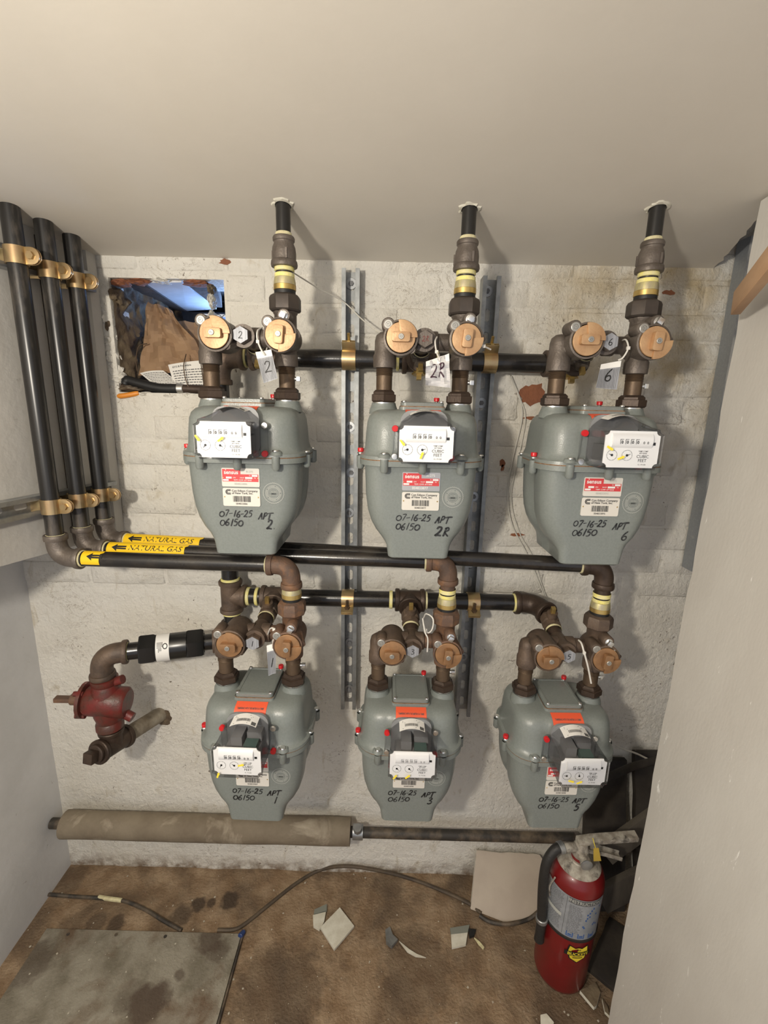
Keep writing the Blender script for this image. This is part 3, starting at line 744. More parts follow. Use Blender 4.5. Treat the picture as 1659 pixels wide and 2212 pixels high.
def m_sticker():
    g = G(); cx, cz, y = .0625, -.176, 0
    f = lambda x, z: front(x, z, .0009)
    def rg(r0, r1, seg=40, zig=0):
        vs = []
        for i in range(seg+1):
            a = 2*pi*i/seg; k = (zig if i % 2 else 0); vs += [f(cx+(r0+k)*cos(a), cz+(r0+k)*sin(a)), f(cx+(r1+k)*cos(a), cz+(r1+k)*sin(a))]
        g.add(vs, [[2*i, 2*i+1, 2*i+3, 2*i+2] for i in range(seg)])
    rg(.0188, .0198, 72, .0014); rg(.0155, .0160, 48); rg(.0110, .0120, 40); rg(.0088, .0092, 36)
    b = random.Random(1)
    for k in range(44):
        if k % 9 == 0: continue
        a = 2*pi*k/44; w = .0007
        g.add([f(cx+r*cos(a+s/r*w), cz+r*sin(a+s/r*w)) for r, s in ((.0130, -1), (.0130, 1), (.0146, 1), (.0146, -1))], [[0, 1, 2, 3]])
    put_text(g, 'TESTED', .0037, cx, cz+.0036, 0, fn=f, bold=0); 
    for s in (-1, 1): quad(g, cx-.0075, cx+.0075, cz+s*.0028-.00025-.0014, cz+s*.0028+.00025-.0014, 0, f)
    g.mt(1); put_text(g, '2025', .0048, cx, cz-.0014, 0, fn=f, bold=.015)
    return g.mesh('test_sticker', [M_STICK, M_INK], fix=False)
def m_warning():
    g = G(); g.grid(lambda u, v: upfront(-.034+.068*u, -.041+.0285*v), 6, 10)
    g.mt(1)
    f = lambda x, z: upfront(x, z, .0013)
    put_text(g, 'TAMPERING WITH THIS METER IS A CRIME', .0030, 0, -.0175, 0, fn=f, bold=.01)
    for z_, w in ((-.0235, .018), (-.0290, .012), (-.0360, .027)):
        b = random.Random(int(z_*-1e4)); x = -w
        while x < w: k = b.uniform(.002, .005); quad(g, x, x+k, z_-.0007, z_+.0007, 0, f); x += k+.0012
    return g.mesh('warning_sticker', [M_ORANGE, M_INKG], fix=False)

METERS = {}
def gas_meter(no, loc, num, label, writing, needles, yel, rot=0, alu=False, redtop='top'):
    t = thing('gas_meter', label, 'gas meter', loc, 'gas meters in two rows', (0, 0, radians(rot)))
    obj('lower_case', shared('lower', m_lower), t); obj('upper_case', shared('upper', m_upper), t); obj('gasket', shared('gasket', m_gasket), t, label='rust-brown gasket line')
    tc = obj('top_cover', shared('topc', m_topcover), t); obj('gasket', shared('tg', m_tgasket), tc)
    scr = shared('screw', m_screw)
    for x in (-.036, .036):
        for y in (-.048, .048):
            obj('screw', scr, tc, (x, y, .0026))
    obj('seal_cap', shared('seal', m_seal), tc, (.036, .048, .0055), label='red tamper seal')
    for x, y in BOLTS: obj('bolt', shared('screwb', lambda: m_screw(.0068)), t, (x, y, -.0995 if abs(x) != .072 else -.0935))
    obj('seal_cap', shared('seal', m_seal), t, (-.120, -.036, -.096), label='red tamper seal')
    for s in (-1, 1): obj('spud_collar', shared('collar', m_collar), t, (s*.0762, 0, 0), label='bright zinc collar')
    ib = obj('index_box', shared('cover', m_cover), t, label='clear plastic index cover')
    obj('mounting_plate', shared('bp', m_backplate), ib); obj('register_works', shared('works', m_works), ib); obj('index_face', shared('face', m_faceplate), ib, label='white dial face')
    obj('counter', shared('counter', m_counter), ib); obj('index_print', shared('iprint', m_print), ib)
    obj('dial_needle', m_needles(*needles), ib)
    for u, v, a in yel:
        g = G(); yellow(g, u, v, a); obj('pointer_tape', g.mesh('pointer_tape', M_YTAG), ib, label='yellow pointer tape')
    obj('barcode_label', shared('covl', m_covlabel), ib)
    for x, z_, k in ((-.053, -.046, 'seal'), (.053, -.098, 'seal'), (-.053, -.098, 'screwb'), (.053, -.046, 'screwb')):
        obj('seal_cap' if k == 'seal' else 'screw', shared(k, m_seal), ib, (x, -.0985, z_), (pi/2, 0, 0))
    npl = obj('nameplate', shared('np%d' % alu, lambda: m_nameplate(alu)), t); obj('red_print', shared('npr', m_namered), npl); obj('white_print', m_nametext(num, alu), npl)
    obj('rivet', shared('riv', m_rivets), npl)
    up = obj('utility_plate', shared('up', m_utilplate), t); obj('plate_print', m_utilprint(num), up)
    obj('test_sticker', shared('ts', m_sticker), t, label='round silver test sticker'); obj('warning_sticker', shared('ws', m_warning), t, label='orange warning sticker')
    rd = random.Random(no*7)
    for s, x, z_, h, w in writing:
        g = G(); handwrite(g, s, x, z_, h, front, w, rnd=rd)
        obj('marker_writing', g.mesh('marker_writing', M_MARK, fix=False), t, label='handwritten black marker')
    METERS[no] = V(loc)
    return t
def wr(apt, ay=-.250, axx=.046):
    return [('07-16-25', -.047, -.2255, .0128, .00115), ('06150', -.047, -.2445, .0138, .0012), ('APT', .030, -.2300, .0140, .0014), (apt, axx, ay, .0180, .0017)]
UZ = 1.449
gas_meter(2, (-.282, -.212, UZ), '004833886', 'grey gas meter handwritten APT 2, upper left beside the wall hole', wr('2.', -.249), (230, 330), [(.04, .47, -55), (.47, .48, 35)])
gas_meter(22, (.0665, -.212, UZ), '004833877', 'grey gas meter handwritten APT 2R, middle of the upper row', wr('2R', -.2555, .032), (190, 15), [(.06, .47, -50), (.42, .80, 70)], alu=True)
gas_meter(6, (.408, -.226, UZ), '004833895', 'grey gas meter handwritten APT 6, upper right near the drywall edge', wr('6', -.252, .050), (160, 20), [(.08, .47, -30), (.30, .72, 25)], rot=1)
gas_meter(1, (-.2775, -.238, .825), '004833907', 'grey gas meter handwritten APT 1, lower left', wr('1', -.250, .042), (240, 140), [(.10, .95, 70), (.60, .55, 15)], rot=-1)
gas_meter(3, (.0665, -.200, .794), '004833898', 'grey gas meter handwritten APT 3, middle of the lower row', wr('3', -.249, .044), (-40, -40), [(.12, .90, 55), (.40, .88, 40)])
gas_meter(5, (.408, -.212, .798), '004833848', 'grey gas meter handwritten APT 5, above the fire extinguisher', wr('5', -.250, .036), (170, 100), [(.24, .78, -15), (.42, .82, 25)], rot=1)

# ================================================================== VALVES AND PIPING
def m_nut(h=.024, r=.0278, seg=6, m=M_DARKIRON, key='nut'):
    def f():
        g = G(); g.lathe([(.019, 0), (r-.003, 0), (r, .003), (r, h*.62), (r-.0035, h*.66), (r-.0035, h*.82), (.0195, h), (.016, h)], seg, None, pi/seg); return g.mesh('nut', m, smooth=25)
    return shared(key, f)
def m_nipple(z0, z1, r=.0160, m=M_NIP, key=None):
    def f():
        g = G(); pr = [(r, z0), (r, z1-.018)]; n = 6
        for i in range(n): a = z1-.018+.018*i/n; pr += [(r+.0012, a+.0008), (r-.0002, a+.0022)]
        g.lathe(pr+[(r, z1)], 24); return g.mesh('nipple', m, smooth=30)
    return shared(key or ('nip', z0, z1, m.name), f)
VD = .118           # height of the valve plug above the spud
def m_inlet_body(m):
    """angle valve: vertical inlet leg on the left, plug barrel facing the viewer at x=+.028, arm to the right"""
    g = G()
    g.lathe([(.0165, .066), (.0220, .067), (.0225, .070), (.0225, .090), (.0205, .094), (.0200, .118), (.0175, .128), (.010, .134), (0, .136)], 26)
    g.lathe([(0, -.034), (.020, -.034), (.0285, -.026), (.0300, -.010), (.0300, .046), (.0325, .047), (.0325, .054), (.0290, .055), (.0285, .052)], 32, frame((.030, 0, VD), (0, -1, 0)))
    g.cyl((.004, 0, VD-.012), (.034, -.006, VD), .0205, 22); g.cyl((.03, .004, VD), (.066, .004, VD), .0185, 22)
    g.cyl((.006, -.018, VD+.023), (.006, -.054, VD+.023), .0125, 18, .0015)   # lug
    g.cyl((.058, -.02, VD-.012), (.050, -.050, VD-.020), .008, 12)
    return g.mesh('valve_body', m, smooth=45)
def m_outlet_body(m):
    g = G()
    g.lathe([(.0165, .064), (.0220, .065), (.0225, .068), (.0225, .086), (.0205, .090), (.0215, .105), (.0240, .118), (.0215, .134), (.0215, .162), (.0235, .164), (.0235, .170)], 28)
    g.lathe([(0, -.030), (.020, -.030), (.0280, -.022), (.0295, -.006), (.0295, .046), (.0318, .047), (.0318, .054), (.0285, .055), (.0280, .052)], 32, frame((0, 0, VD), (0, -1, 0)))
    g.cyl((-.02, .004, VD), (-.052, .004, VD), .0165, 22)
    g.cyl((-.022, -.018, VD+.023), (-.022, -.054, VD+.023), .0120, 18, .0015)
    g.cyl((.006, -.010, VD+.036), (.006, -.046, VD+.036), .0125, 18, .0015)
    g.cyl((.020, -.02, VD+.012), (.030, -.050, VD+.002), .0075, 12)
    return g.mesh('valve_body', m, smooth=45)
def m_plug(m):
    g = G(); g.lathe([(.0, 0), (.0272, 0), (.0272, .0050), (.0267, .0058), (0, .0058)], 36, frame((0, 0, 0), (0, -1, 0)))
    sec = [(0, 0)]+[(.0308*cos(radians(a)), .0308*sin(radians(a))) for a in range(0, 101, 10)]
    g.prism(sec, -.0050, -.0095); return g.mesh('valve_plug', m, smooth=35, bevel=.0005)
def m_bar(m):
    g = G(); g.prism(rounded(-.0165, .0165, -.0088, .0088, .004), -.0055, -.0185); return g.mesh('stem_bar', m, bevel=.0008)
def m_rivet(r):
    g = G(); g.lathe([(0, 0), (r, 0), (r, .0016), (r*.88, .0022), (r*.55, .0022), (r*.50, .0012), (r*.42, .0012), (r*.40, .0026), (r*.2, .0026), (r*.16, .0008), (0, .0008)], 20, frame((0, 0, 0), (0, -1, 0))); return g.mesh('rivet', M_RIV, smooth=25)
def m_sqbolt():
    g = G(); g.lathe([(.0085, 0), (.0085, .002), (0, .002)], 18, frame((0, 0, 0), (0, -1, 0))); g.box((0, -.006, 0), (.011, .010, .011), RY(.5)); return g.mesh('square_bolt', M_SILVER, bevel=.001)
def m_testplug():
    g = G(); g.cyl((0, 0, 0), (.005, -.001, 0), .0042, 12); g.box((.0085, -.0015, 0), (.008, .009, .009)); return g.mesh('test_plug', M_SILVER, bevel=.0006)
def plate_text(s, size, m, r, back=M_TAGG):
    g = G(); g.mt(0).prism([(r*cos(pi/6+pi*i/3), r*sin(pi/6+pi*i/3)) for i in range(6)], -.0002, -.0010)
    g.mt(1); handwrite(g, s, -size*.32*len(s), -size*.5, size, lambda x, z: (x, -.0013, z), size*.065, .05, random.Random(3)); return g.mesh('number_label', [back, m], fix=False)

NAMES = {2: 'upper left', 22: 'upper middle', 6: 'upper right', 1: 'lower left', 3: 'lower middle', 5: 'lower right'}
def valve_set(no, low, riser_top=None, elbow_z=None, cross_dx=.0, hdr=None):
    o = METERS[no]; shaded = low; vm = M_IRON if low else M_IRONG; bm_ = M_BRONZE_SHADE if low else M_BRONZE; tx = 'under' if 0 else 'above'  # lower row's plugs get the bronze with shade in its colour
    nm = NAMES[no]
    # ---- inlet side
    t = thing('inlet_valve', '%s iron inlet valve with bronze plug, on the left of the %s meter' % ('dark' if low else 'brown', nm), 'gas valve', o+V((-.0762, 0, .0012)), 'meter inlet valves')
    obj('swivel_nut', m_nut(), t); obj('nipple', m_nipple(.020, .070), t)
    obj('valve_body', shared(('ib', low), lambda: m_inlet_body(vm)), t)
    pl_ = obj('valve_plug', shared(('plug', low), lambda: m_plug(bm_)), t, (.030, -.052, VD), label='round bronze plug')
    obj('stem_bar', shared(('bar', low), lambda: m_bar(bm_)), pl_); obj('rivet', shared('rv5', lambda: m_rivet(.0052)), pl_, (0, -.0185, 0))
    obj('rivet', shared('rv8', lambda: m_rivet(.0085)), t, (.006, -.054, VD+.023))
    # ---- bypass cross between the valves, fed from the header behind
    cx = .0762
    c = thing('bypass_tee', 'numbered hexagonal plug and iron tee between the valves of the %s meter' % nm, 'pipe fitting', o+V((cx-.0762, 0, VD+.0012)), 'numbered bypass tees')
    g = G(); g.lathe([(0, -.036), (.017, -.036), (.0195, -.030), (.0195, .020), (.022, .021), (.022, .030), (0, .030)], 24, frame((0, 0, 0), (0, -1, 0)))
    for s in (-1, 1): g.cyl((s*.008, .004, 0), (s*.028, .004, 0), .0205, 22, .001)
    obj('tee_body', shared(('tee', low), lambda: g.mesh('tee_body', vm, smooth=40)), c)
    g = G(); g.lathe([(.011, .028), (.0165, .030), (.0165, .043), (.0150, .046), (0, .046)], 6, frame((0, 0, 0), (0, -1, 0)), pi/6)
    obj('hex_plug', shared(('hp', low), lambda: g.mesh('hex_plug', vm, smooth=20)), c)
    red = no == 22
    obj('number_label', plate_text({2: '2', 22: '2R', 6: '6', 1: '1', 3: '3', 5: '5'}[no], .012 if no != 22 else .009, mat('marker_red', (.16, .015, .012), .5) if red else M_INK, .0155, vm if red else M_TAGG), c, (0, -.046, 0))
    if hdr:
        p0 = V(hdr)-(o+V((0, 0, VD+.0012))); d = (V((0, .02, 0))-p0); g = G()
        g.cyl(p0+d*.10, V((0, .025, 0)), .0165, 20); obj('feed_nipple', g.mesh('feed_nipple', M_DARKIRON), c)
        if d.length > .11:
            q = p0+d*.52; n = d.normalized(); g = G(); g.lathe([(.017, -.017), (.0225, -.016), (.0225, .004), (.019, .006), (.019, .012), (.0215, .013), (.0215, .022), (.017, .022)], 8, frame(q, n))
            sd = V((0, -.25, 1)).normalized() if low else V((0, -.5, -1)).normalized()
            g.cyl(q, q+sd*.030, .0125, 16); obj('cock_valve', g.mesh('cock_valve', vm, smooth=30), c)
            g = G(); g.box((0, 0, .036), (.010, .010, .018), frame(q, sd)); obj('cock_stem', g.mesh('cock_stem', M_BRASS, bevel=.0008), c, label='square brass stem')
            g = G(); g.lathe([(.0185, .024), (.0195, .026), (.0185, .030)], 22, frame(q, n)); obj('sealant_ring', g.mesh('sealant_ring', M_TAPEP), c)
    # ---- outlet side
    t = thing('outlet_valve', '%s outlet valve and union, on the right of the %s meter' % ('rusty brown' if low else 'brown iron', nm), 'gas valve', o+V((.0762, 0, .0012)), 'meter outlet valves')
    obj('swivel_nut', m_nut(), t); obj('nipple', m_nipple(.020, .068), t)
    om = M_RUST if no in (1, 3) else vm
    obj('valve_body', shared(('ob', om.name), lambda: m_outlet_body(om)), t)
    pl_ = obj('valve_plug', shared(('plug', low), lambda: m_plug(bm_)), t, (0, -.052, VD), (0, radians(95), 0), label='round bronze plug')
    obj('stem_bar', shared(('bar', low), lambda: m_bar(bm_)), pl_); obj('rivet', shared('rv5', lambda: m_rivet(.0052)), pl_, (0, -.0185, 0))
    obj('rivet', shared('rv8', lambda: m_rivet(.0085)), t, (-.022, -.054, VD+.023)); obj('square_bolt', shared('sqb', m_sqbolt), t, (.006, -.046, VD+.036), label='bright square-headed bolt')
    obj('test_plug', shared('tp', m_testplug), t, (.015, 0, .042), label='small bright square plug')
    um = M_RUST if no in (1, 3) else (M_IRON if low else M_UNION)
    g = G(); g.lathe([(.022, .166), (.0285, .168), (.0310, .171), (.0310, .191), (.0285, .196), (.0215, .200), (.018, .200)], 8, None, pi/8)
    obj('union_nut', shared(('un', um.name), lambda: g.mesh('union_nut', um, smooth=25)), t)
    g = G(); g.mt(0).lathe([(.0205, .198), (.0205, .206)], 28); g.mt(1).lathe([(.0200, .206), (.0215, .2065), (.0215, .2155), (.0210, .216)], 28); g.mt(2).lathe([(.0212, .216), (.0208, .222), (.0195, .229), (.0180, .230)], 28)
    obj('insulating_collar', shared('ic', lambda: g.mesh('insulating_collar', [M_RUBBER, M_BRASS, M_KNURL], smooth=40)), t, label='brass and black insulating collar')
    g = G(); g.mt(0).lathe([(.0178, .229), (.0190, .231), (.0188, .236), (.0172, .237)], 26); g.mt(1).lathe([(.0172, .2365), (.0172, .2405)], 26); g.mt(0).lathe([(.0172, .240), (.0190, .241), (.0186, .250)], 26)
    obj('sealant_ring', shared('sr', lambda: g.mesh('sealant_ring', [M_TAPE, M_BLACK], smooth=40)), t, label='yellow thread sealant')
    if riser_top:
        g = G(); g.lathe([(.0185, .247), (.0245, .248), (.0255, .252), (.0245, .258), (.0225, .260), (.0228, .272), (.0215, .282), (.0185, .289), (.0188, .2915), (.0205, .293), (.0208, .298), (.0190, .301), (.014, .301)], 28)
        for k in range(3): a = 2*pi*k/3-1.2; g.box((.0228*cos(a), .0228*sin(a), .268), (.004, .004, .018))
        obj('reducing_coupling', shared('rc', lambda: g.mesh('reducing_coupling', M_IRONG, smooth=40)), t)
        g = G(); g.lathe([(.0145, .300), (.0158, .301), (.0150, .307), (.0138, .308)], 22); obj('sealant_ring', shared('sr2', lambda: g.mesh('sealant_ring', M_TAPEP)), t)
        g = G(); g.cyl((0, 0, .298), (0, 0, riser_top-o.z+.012), .0136, 24); obj('riser_pipe', g.mesh('riser_pipe', M_BLACKW), t, label='scuffed black riser pipe')
        zc = ceil_z(o.y)-o.z-.0012; b = random.Random(no); n = 22; r1 = [.0150*(1+b.uniform(-.02, .05)) for _ in range(n)]; r2 = [.0175*(1+b.uniform(-.12, .35)) for _ in range(n)]
        g = G(); cs = lambda r_, i: (r_*cos(2*pi*i/n), r_*sin(2*pi*i/n)); sl = -.17
        g.loft([[V((*cs(r2[i], i), zc+sl*cs(r2[i], i)[1]+.001)) for i in range(n)], [V((*cs(r2[i]*.9, i), zc+sl*cs(r2[i], i)[1]-.0025)) for i in range(n)], [V((*cs(r1[i], i), zc+sl*cs(r1[i], i)[1]-.003)) for i in range(n)]], False, False)
        obj('plaster_collar', g.mesh('plaster_collar', M_TILE), t)
    return t
HY = -.066; HUZ = 1.545; HLZ = .957
for no in (2, 22, 6): valve_set(no, False, riser_top=ceil_z(METERS[no].y), hdr=(METERS[no].x, HY, HUZ))
for no in (1, 3, 5): valve_set(no, True, hdr=(METERS[no].x, HY, HLZ))

def elbow(g, c, din, dout, r, R=None, bead=True):
    """90-ish elbow: travel along din into corner c, leave along dout"""
    c, din, dout = V(c), V(din).normalized(), V(dout).normalized(); R = R or r*2.1
    a, b = c-din*R, c+dout*R; n = 10; rb = r*1.2; pts = []
    for i in range(n+1):
        t = i/n; pts.append(a*(1-t)**2+c*2*t*(1-t)*1.0+b*t**2)
    g.tube([a-din*r*.5]+pts+[b+dout*r*.5], rb, 20)
    if bead:
        for p, d in ((a, -din), (b, dout)): g.lathe([(rb*.9, -.002), (rb*1.13, -.001), (rb*1.17, .003), (rb*1.17, .009), (rb*1.12, .011), (r, .011)], 24, frame(p+d*r*.35, d))
def tee(g, c, axis, br, r, half=None, bl=None):
    c, axis, br = V(c), V(axis).normalized(), V(br).normalized(); half = half or r*1.75; bl = bl or r*1.7; rb = r*1.2
    g.cyl(c-axis*half, c+axis*half, rb, 24); g.cyl(c, c+br*bl, rb, 24)
    for p, d in ((c-axis*half, -axis), (c+axis*half, axis), (c+br*bl, br)): g.lathe([(rb*.9, -.011), (rb*1.13, -.010), (rb*1.17, -.006), (rb*1.17, -.001), (rb*1.1, .001), (r, .001)], 24, frame(p, d))
def seal_at(p, d, r, t, m=M_TAPE, ln=.006):
    g = G(); g.lathe([(r, 0), (r*1.12, .001), (r*1.10, ln), (r, ln+.001)], 24, frame(p, d)); return obj('sealant_ring', g.mesh('sealant_ring', m), t)
def pipe(name, p0, p1, r, m, t, label=None):
    g = G(); g.cyl((0, 0, 0), (0, 0, (V(p1)-V(p0)).length), r, 28); o = obj(name, g.mesh(name, m), t, None, None, label); o.matrix_local = frame(p0, V(p1)-V(p0)); return o

# ---- header manifold
HR = .0211; XV = -.394
t = thing('gas_header', 'thick black header pipe feeding the upper row of meters along the wall', 'gas pipe')
g = G(); elbow(g, (XV, HY, HUZ), (0, 0, 1), (1, 0, 0), HR); obj('elbow', g.mesh('elbow', M_IRON), t)
xs = [METERS[2].x, METERS[22].x, METERS[6].x]; prev = XV+.05
for i, x in enumerate(xs):
    last = i == 2
    pipe('header_pipe', (prev, HY, HUZ), (x-.034, HY, HUZ), HR, M_BLACK, t)
    g = G()
    if last: elbow(g, (x, HY, HUZ), (1, 0, 0), (0, -1, 0), HR, .036)
    else: tee(g, (x, HY, HUZ), (1, 0, 0), (0, -1, .1), HR)
    obj('elbow' if last else 'tee', g.mesh('fitting', M_IRON), t)
    seal_at((x-.044, HY, HUZ), (-1, 0, 0), HR, t)
    if not last: seal_at((x+.038, HY, HUZ), (1, 0, 0), HR, t)
    prev = x+.034
    if i:
        g = G(); g.lathe([(.012, 0), (.012, .008), (.016, .009), (.016, .013), (0, .013)], 6, frame((x+.0, HY-.03, HUZ-.020), (0, -.2, -1))); g.box((0, 0, .018), (.011, .011, .012), frame((x, HY-.03, HUZ-.020), (0, -.2, -1)))
        obj('drain_plug', g.mesh('drain_plug', M_BRASS, smooth=25), t, label='brass plug')
pipe('riser_pipe', (XV, HY, HLZ+.03), (XV, HY, HUZ-.04), HR, M_BLACK, t)
seal_at((XV+.052, HY, HUZ), (1, 0, 0), HR, t); seal_at((XV, HY, HUZ-.056), (0, 0, -1), HR, t)

t = thing('gas_header', 'thick black header pipe with tees feeding the lower row of meters', 'gas pipe')
g = G(); tee(g, (XV, HY, HLZ), (0, 0, 1), (1, 0, 0), HR, .042, .040); obj('tee', g.mesh('tee', M_IRON), t)
seal_at((XV, HY, HLZ+.043), (0, 0, 1), HR, t); seal_at((XV, HY, HLZ-.043), (0, 0, -1), HR, t); seal_at((XV+.041, HY, HLZ), (1, 0, 0), HR, t, ln=.008)
xs = [METERS[1].x, METERS[3].x, METERS[5].x]; prev = XV+.036; z1 = HLZ
for i, x in enumerate(xs):
    last = i == 2; xe = x-.034 if not last else x-.058
    pipe('header_pipe', (prev, HY, HLZ), (xe, HY, HLZ), HR, M_BLACK, t)
    g = G()
    if last: elbow(g, (x-.02, HY, HLZ), (1, 0, 0), (.35, -1, -.15), HR, .034)
    else: tee(g, (x, HY, HLZ), (1, 0, 0), (0, -1, -.2), HR)
    obj('elbow' if last else 'tee', g.mesh('fitting', M_DARKIRON if i else M_IRON), t)
    seal_at((xe-.010, HY, HLZ), (-1, 0, 0), HR, t, ln=.008)
    if not last: seal_at((x+.038, HY, HLZ), (1, 0, 0), HR, t, M_TAPE if i < 1 else M_TAPEP)
    prev = x+.034
pipe('drop_pipe', (XV, HY, .85), (XV, HY, HLZ-.03), HR, M_BLACK, t)
g = G(); elbow(g, (XV, HY, .835), (.94, .34, 0), (0, 0, 1), HR, .034); obj('elbow', g.mesh('elbow', M_IRON), t); seal_at((XV, HY, .878), (0, 0, 1), HR, t)

# ---- three apartment pipes: down the bulkhead, along under the upper meters, to the lower outlets
PR = .0167
def label_wrap(t, name, p0, d, s0, s1, text, textx, r=PR, up=V((0, -.80, .60))):
    d = V(d).normalized(); upv = (up-d*up.dot(d)).normalized(); w = d.cross(upv)
    def pt(s, a, e): return V(p0)+d*s+(upv*cos(a)+w*sin(a))*(r+e)
    g = G(); g.mt(0).grid(lambda u, v: pt(s0+(s1-s0)*u+(.006 if v < .3 else 0)*(u > .9), -1.1+2.2*v, .0007), 10, 12); g.mt(1)
    sgn = 1 if w.z < 0 else -1
    ma = lambda x, z: pt(x, -z/r*sgn, .0012)
    a0 = s0+.012
    if True:
        A = [(0, 0), (.012, .0085), (.012, .004), (.034, .0042), (.034, -.0042), (.012, -.004), (.012, -.0085)]
        g.add([ma(a0+x, z_) for x, z_ in A], [[0, 1, 2], [0, 2, 5], [0, 5, 6], [2, 3, 4], [2, 4, 5]])
    if text: put_text(g, text, .0165, textx, 0, 0, 'LEFT', .004, .22, fn=ma, wx=1.12)
    return obj(name, g.mesh(name, [M_PYEL, M_INK], fix=False), t, label='yellow pipe marker%s' % (' reading NATURAL GAS' if text else ' with black arrow'))
SP = [(-.711, -.225, 1.105, 1), (-.692, -.165, 1.108, 3), (-.680, -.100, 1.111, 5)]
desc = ['black gas pipe nearest the viewer down the bulkhead, ending at the APT 1 meter', 'middle of three black pipes down the bulkhead, ending at the APT 3 meter', 'black gas pipe nearest the corner, ending at the APT 5 meter']
for i, (x, y, zh, no) in enumerate(SP):
    o = METERS[no]; e = V((o.x+.0762, o.y, zh)); c = V((x, y, zh)); dh = (e-c).normalized()
    t = thing('apartment_gas_pipe', desc[i], 'gas pipe', (0, 0, 0), 'apartment gas pipes')
    pipe('drop_pipe', (x, y, zh+.045), (x, y, ceil_z(y, x)+.01), PR, M_BLACKW, t); pipe('run_pipe', c+dh*.045, e-dh*.045, PR, M_BLACK, t)
    g = G(); elbow(g, c, (0, 0, -1), dh, PR, .036); obj('elbow', g.mesh('elbow', M_IRONG), t)
    seal_at((x, y, zh+.0485), (0, 0, 1), PR, t, M_TAPEP, .004); seal_at(c+dh*.0485, dh, PR, t, M_TAPEP)
    g = G(); elbow(g, e, dh, (0, 0, -1), PR, .034); obj('elbow', g.mesh('elbow', M_RUST if no in (1, 3) else M_DARKIRON), t); seal_at(e-dh*.0495, -dh, PR, t, M_TAPEP, .004)
    zt = o.z+.25
    if zh-.045 > zt: pipe('stub_pipe', (e.x, e.y, zt-.004), (e.x, e.y, zh-.03), PR, M_RUST if no in (1, 3) else M_DARKIRON, t)
    L0 = [(.060, .100, None, 0), (.062, .242, 'NATURAL GAS', .112), (.055, .245, 'NATURAL GAS', .106)][i]
    label_wrap(t, 'pipe_marker', c, dh, L0[0], L0[1], L0[2], L0[3])

# ---- strut channels
def slot_cell(g, w, pitch, z0, y, sl=.0145, sw=.0068):
    n = 20; inn = []; out_ = []
    for k in range(n):
        a = 2*pi*k/n; dx, dz = cos(a), sin(a)
        inn.append((sw*dx, y, z0+pitch/2+sw*dz+math.copysign(sl-sw, dz) if abs(dz) > 1e-6 else z0+pitch/2))
        s = min(w/2/max(abs(dx), 1e-9), pitch/2/max(abs(dz), 1e-9)); out_.append((s*dx, y, z0+pitch/2+s*dz))
    # add true corners
    g.add(inn+out_, [[i, (i+1) % n, n+(i+1) % n, n+i] for i in range(n)])
    for sx in (-1, 1):
        for sz in (-1, 1):
            c = (sx*w/2, y, z0+pitch/2+sz*pitch/2); k = min(range(n), key=lambda q: -(out_[q][0]*sx*10+(out_[q][2]-z0-pitch/2)*sz*10) if (abs(out_[q][0]-sx*w/2) < 1e-6) else 9)
            cand = [q for q in range(n) if abs(out_[q][0]-sx*w/2) < 1e-6 and (out_[q][2]-z0-pitch/2)*sz > 0]
            cnd2 = [q for q in range(n) if abs(out_[q][2]-(z0+pitch/2+sz*pitch/2)) < 1e-6 and out_[q][0]*sx > 0]
            if cand and cnd2:
                a = max(cand, key=lambda q: abs(out_[q][2]-z0-pitch/2)); b = max(cnd2, key=lambda q: abs(out_[q][0])); g.add([out_[a], c, out_[b]], [[0, 1, 2]])
def strut_mesh(name, L, depth=.036, w=.041, th=.0022, m=M_GALVD):
    g = G(); n = int(L/.05); 
    for k in range(n): slot_cell(g, w, L/n, k*L/n, 0); 
    for s in (-1, 1):
        x = s*w/2
        sec = [(x, 0), (x, -depth), (x-s*.0095, -depth), (x-s*.0095, -depth+.0075), (x-s*.0095+s*th, -depth+.0075), (x-s*.0095+s*th, -depth+th), (x-s*th, -depth+th), (x-s*th, 0)]
        g.loft([[V((a, b, 0)) for a, b in sec], [V((a, b, L)) for a, b in sec]])
    return g.mesh(name, m, smooth=30, fix=False)
def washer_bolt():
    g = G(); g.mt(0).lathe([(.0045, 0), (.0125, 0), (.0125, .002), (.0045, .002)], 20, frame((0, 0, 0), (0, -1, 0))); g.mt(1).lathe([(.006, .002), (.006, .006), (0, .006)], 6, frame((0, 0, 0), (0, -1, 0))); return g.mesh('anchor_bolt', [M_GALV, M_DARKIN], smooth=25)
for px, L0, L1, lab, bz in ((-.0925, .612, 1.745, 'left vertical slotted steel strut channel on the wall', (1.72, 1.39, 1.275, 1.17, .80, .655)), (.2285, .598, 1.735, 'right vertical slotted steel strut channel, behind the APT 2R outlet', (1.71, 1.455, 1.22, 1.04, .765))):
    t = thing('strut_channel', lab, 'strut', (px, -.002, L0)); obj('channel', strut_mesh('channel', L1-L0), t)
    for b in bz: obj('anchor_bolt', shared('ab', washer_bolt), t, (random.uniform(-.004, .004), -.001, b-L0))
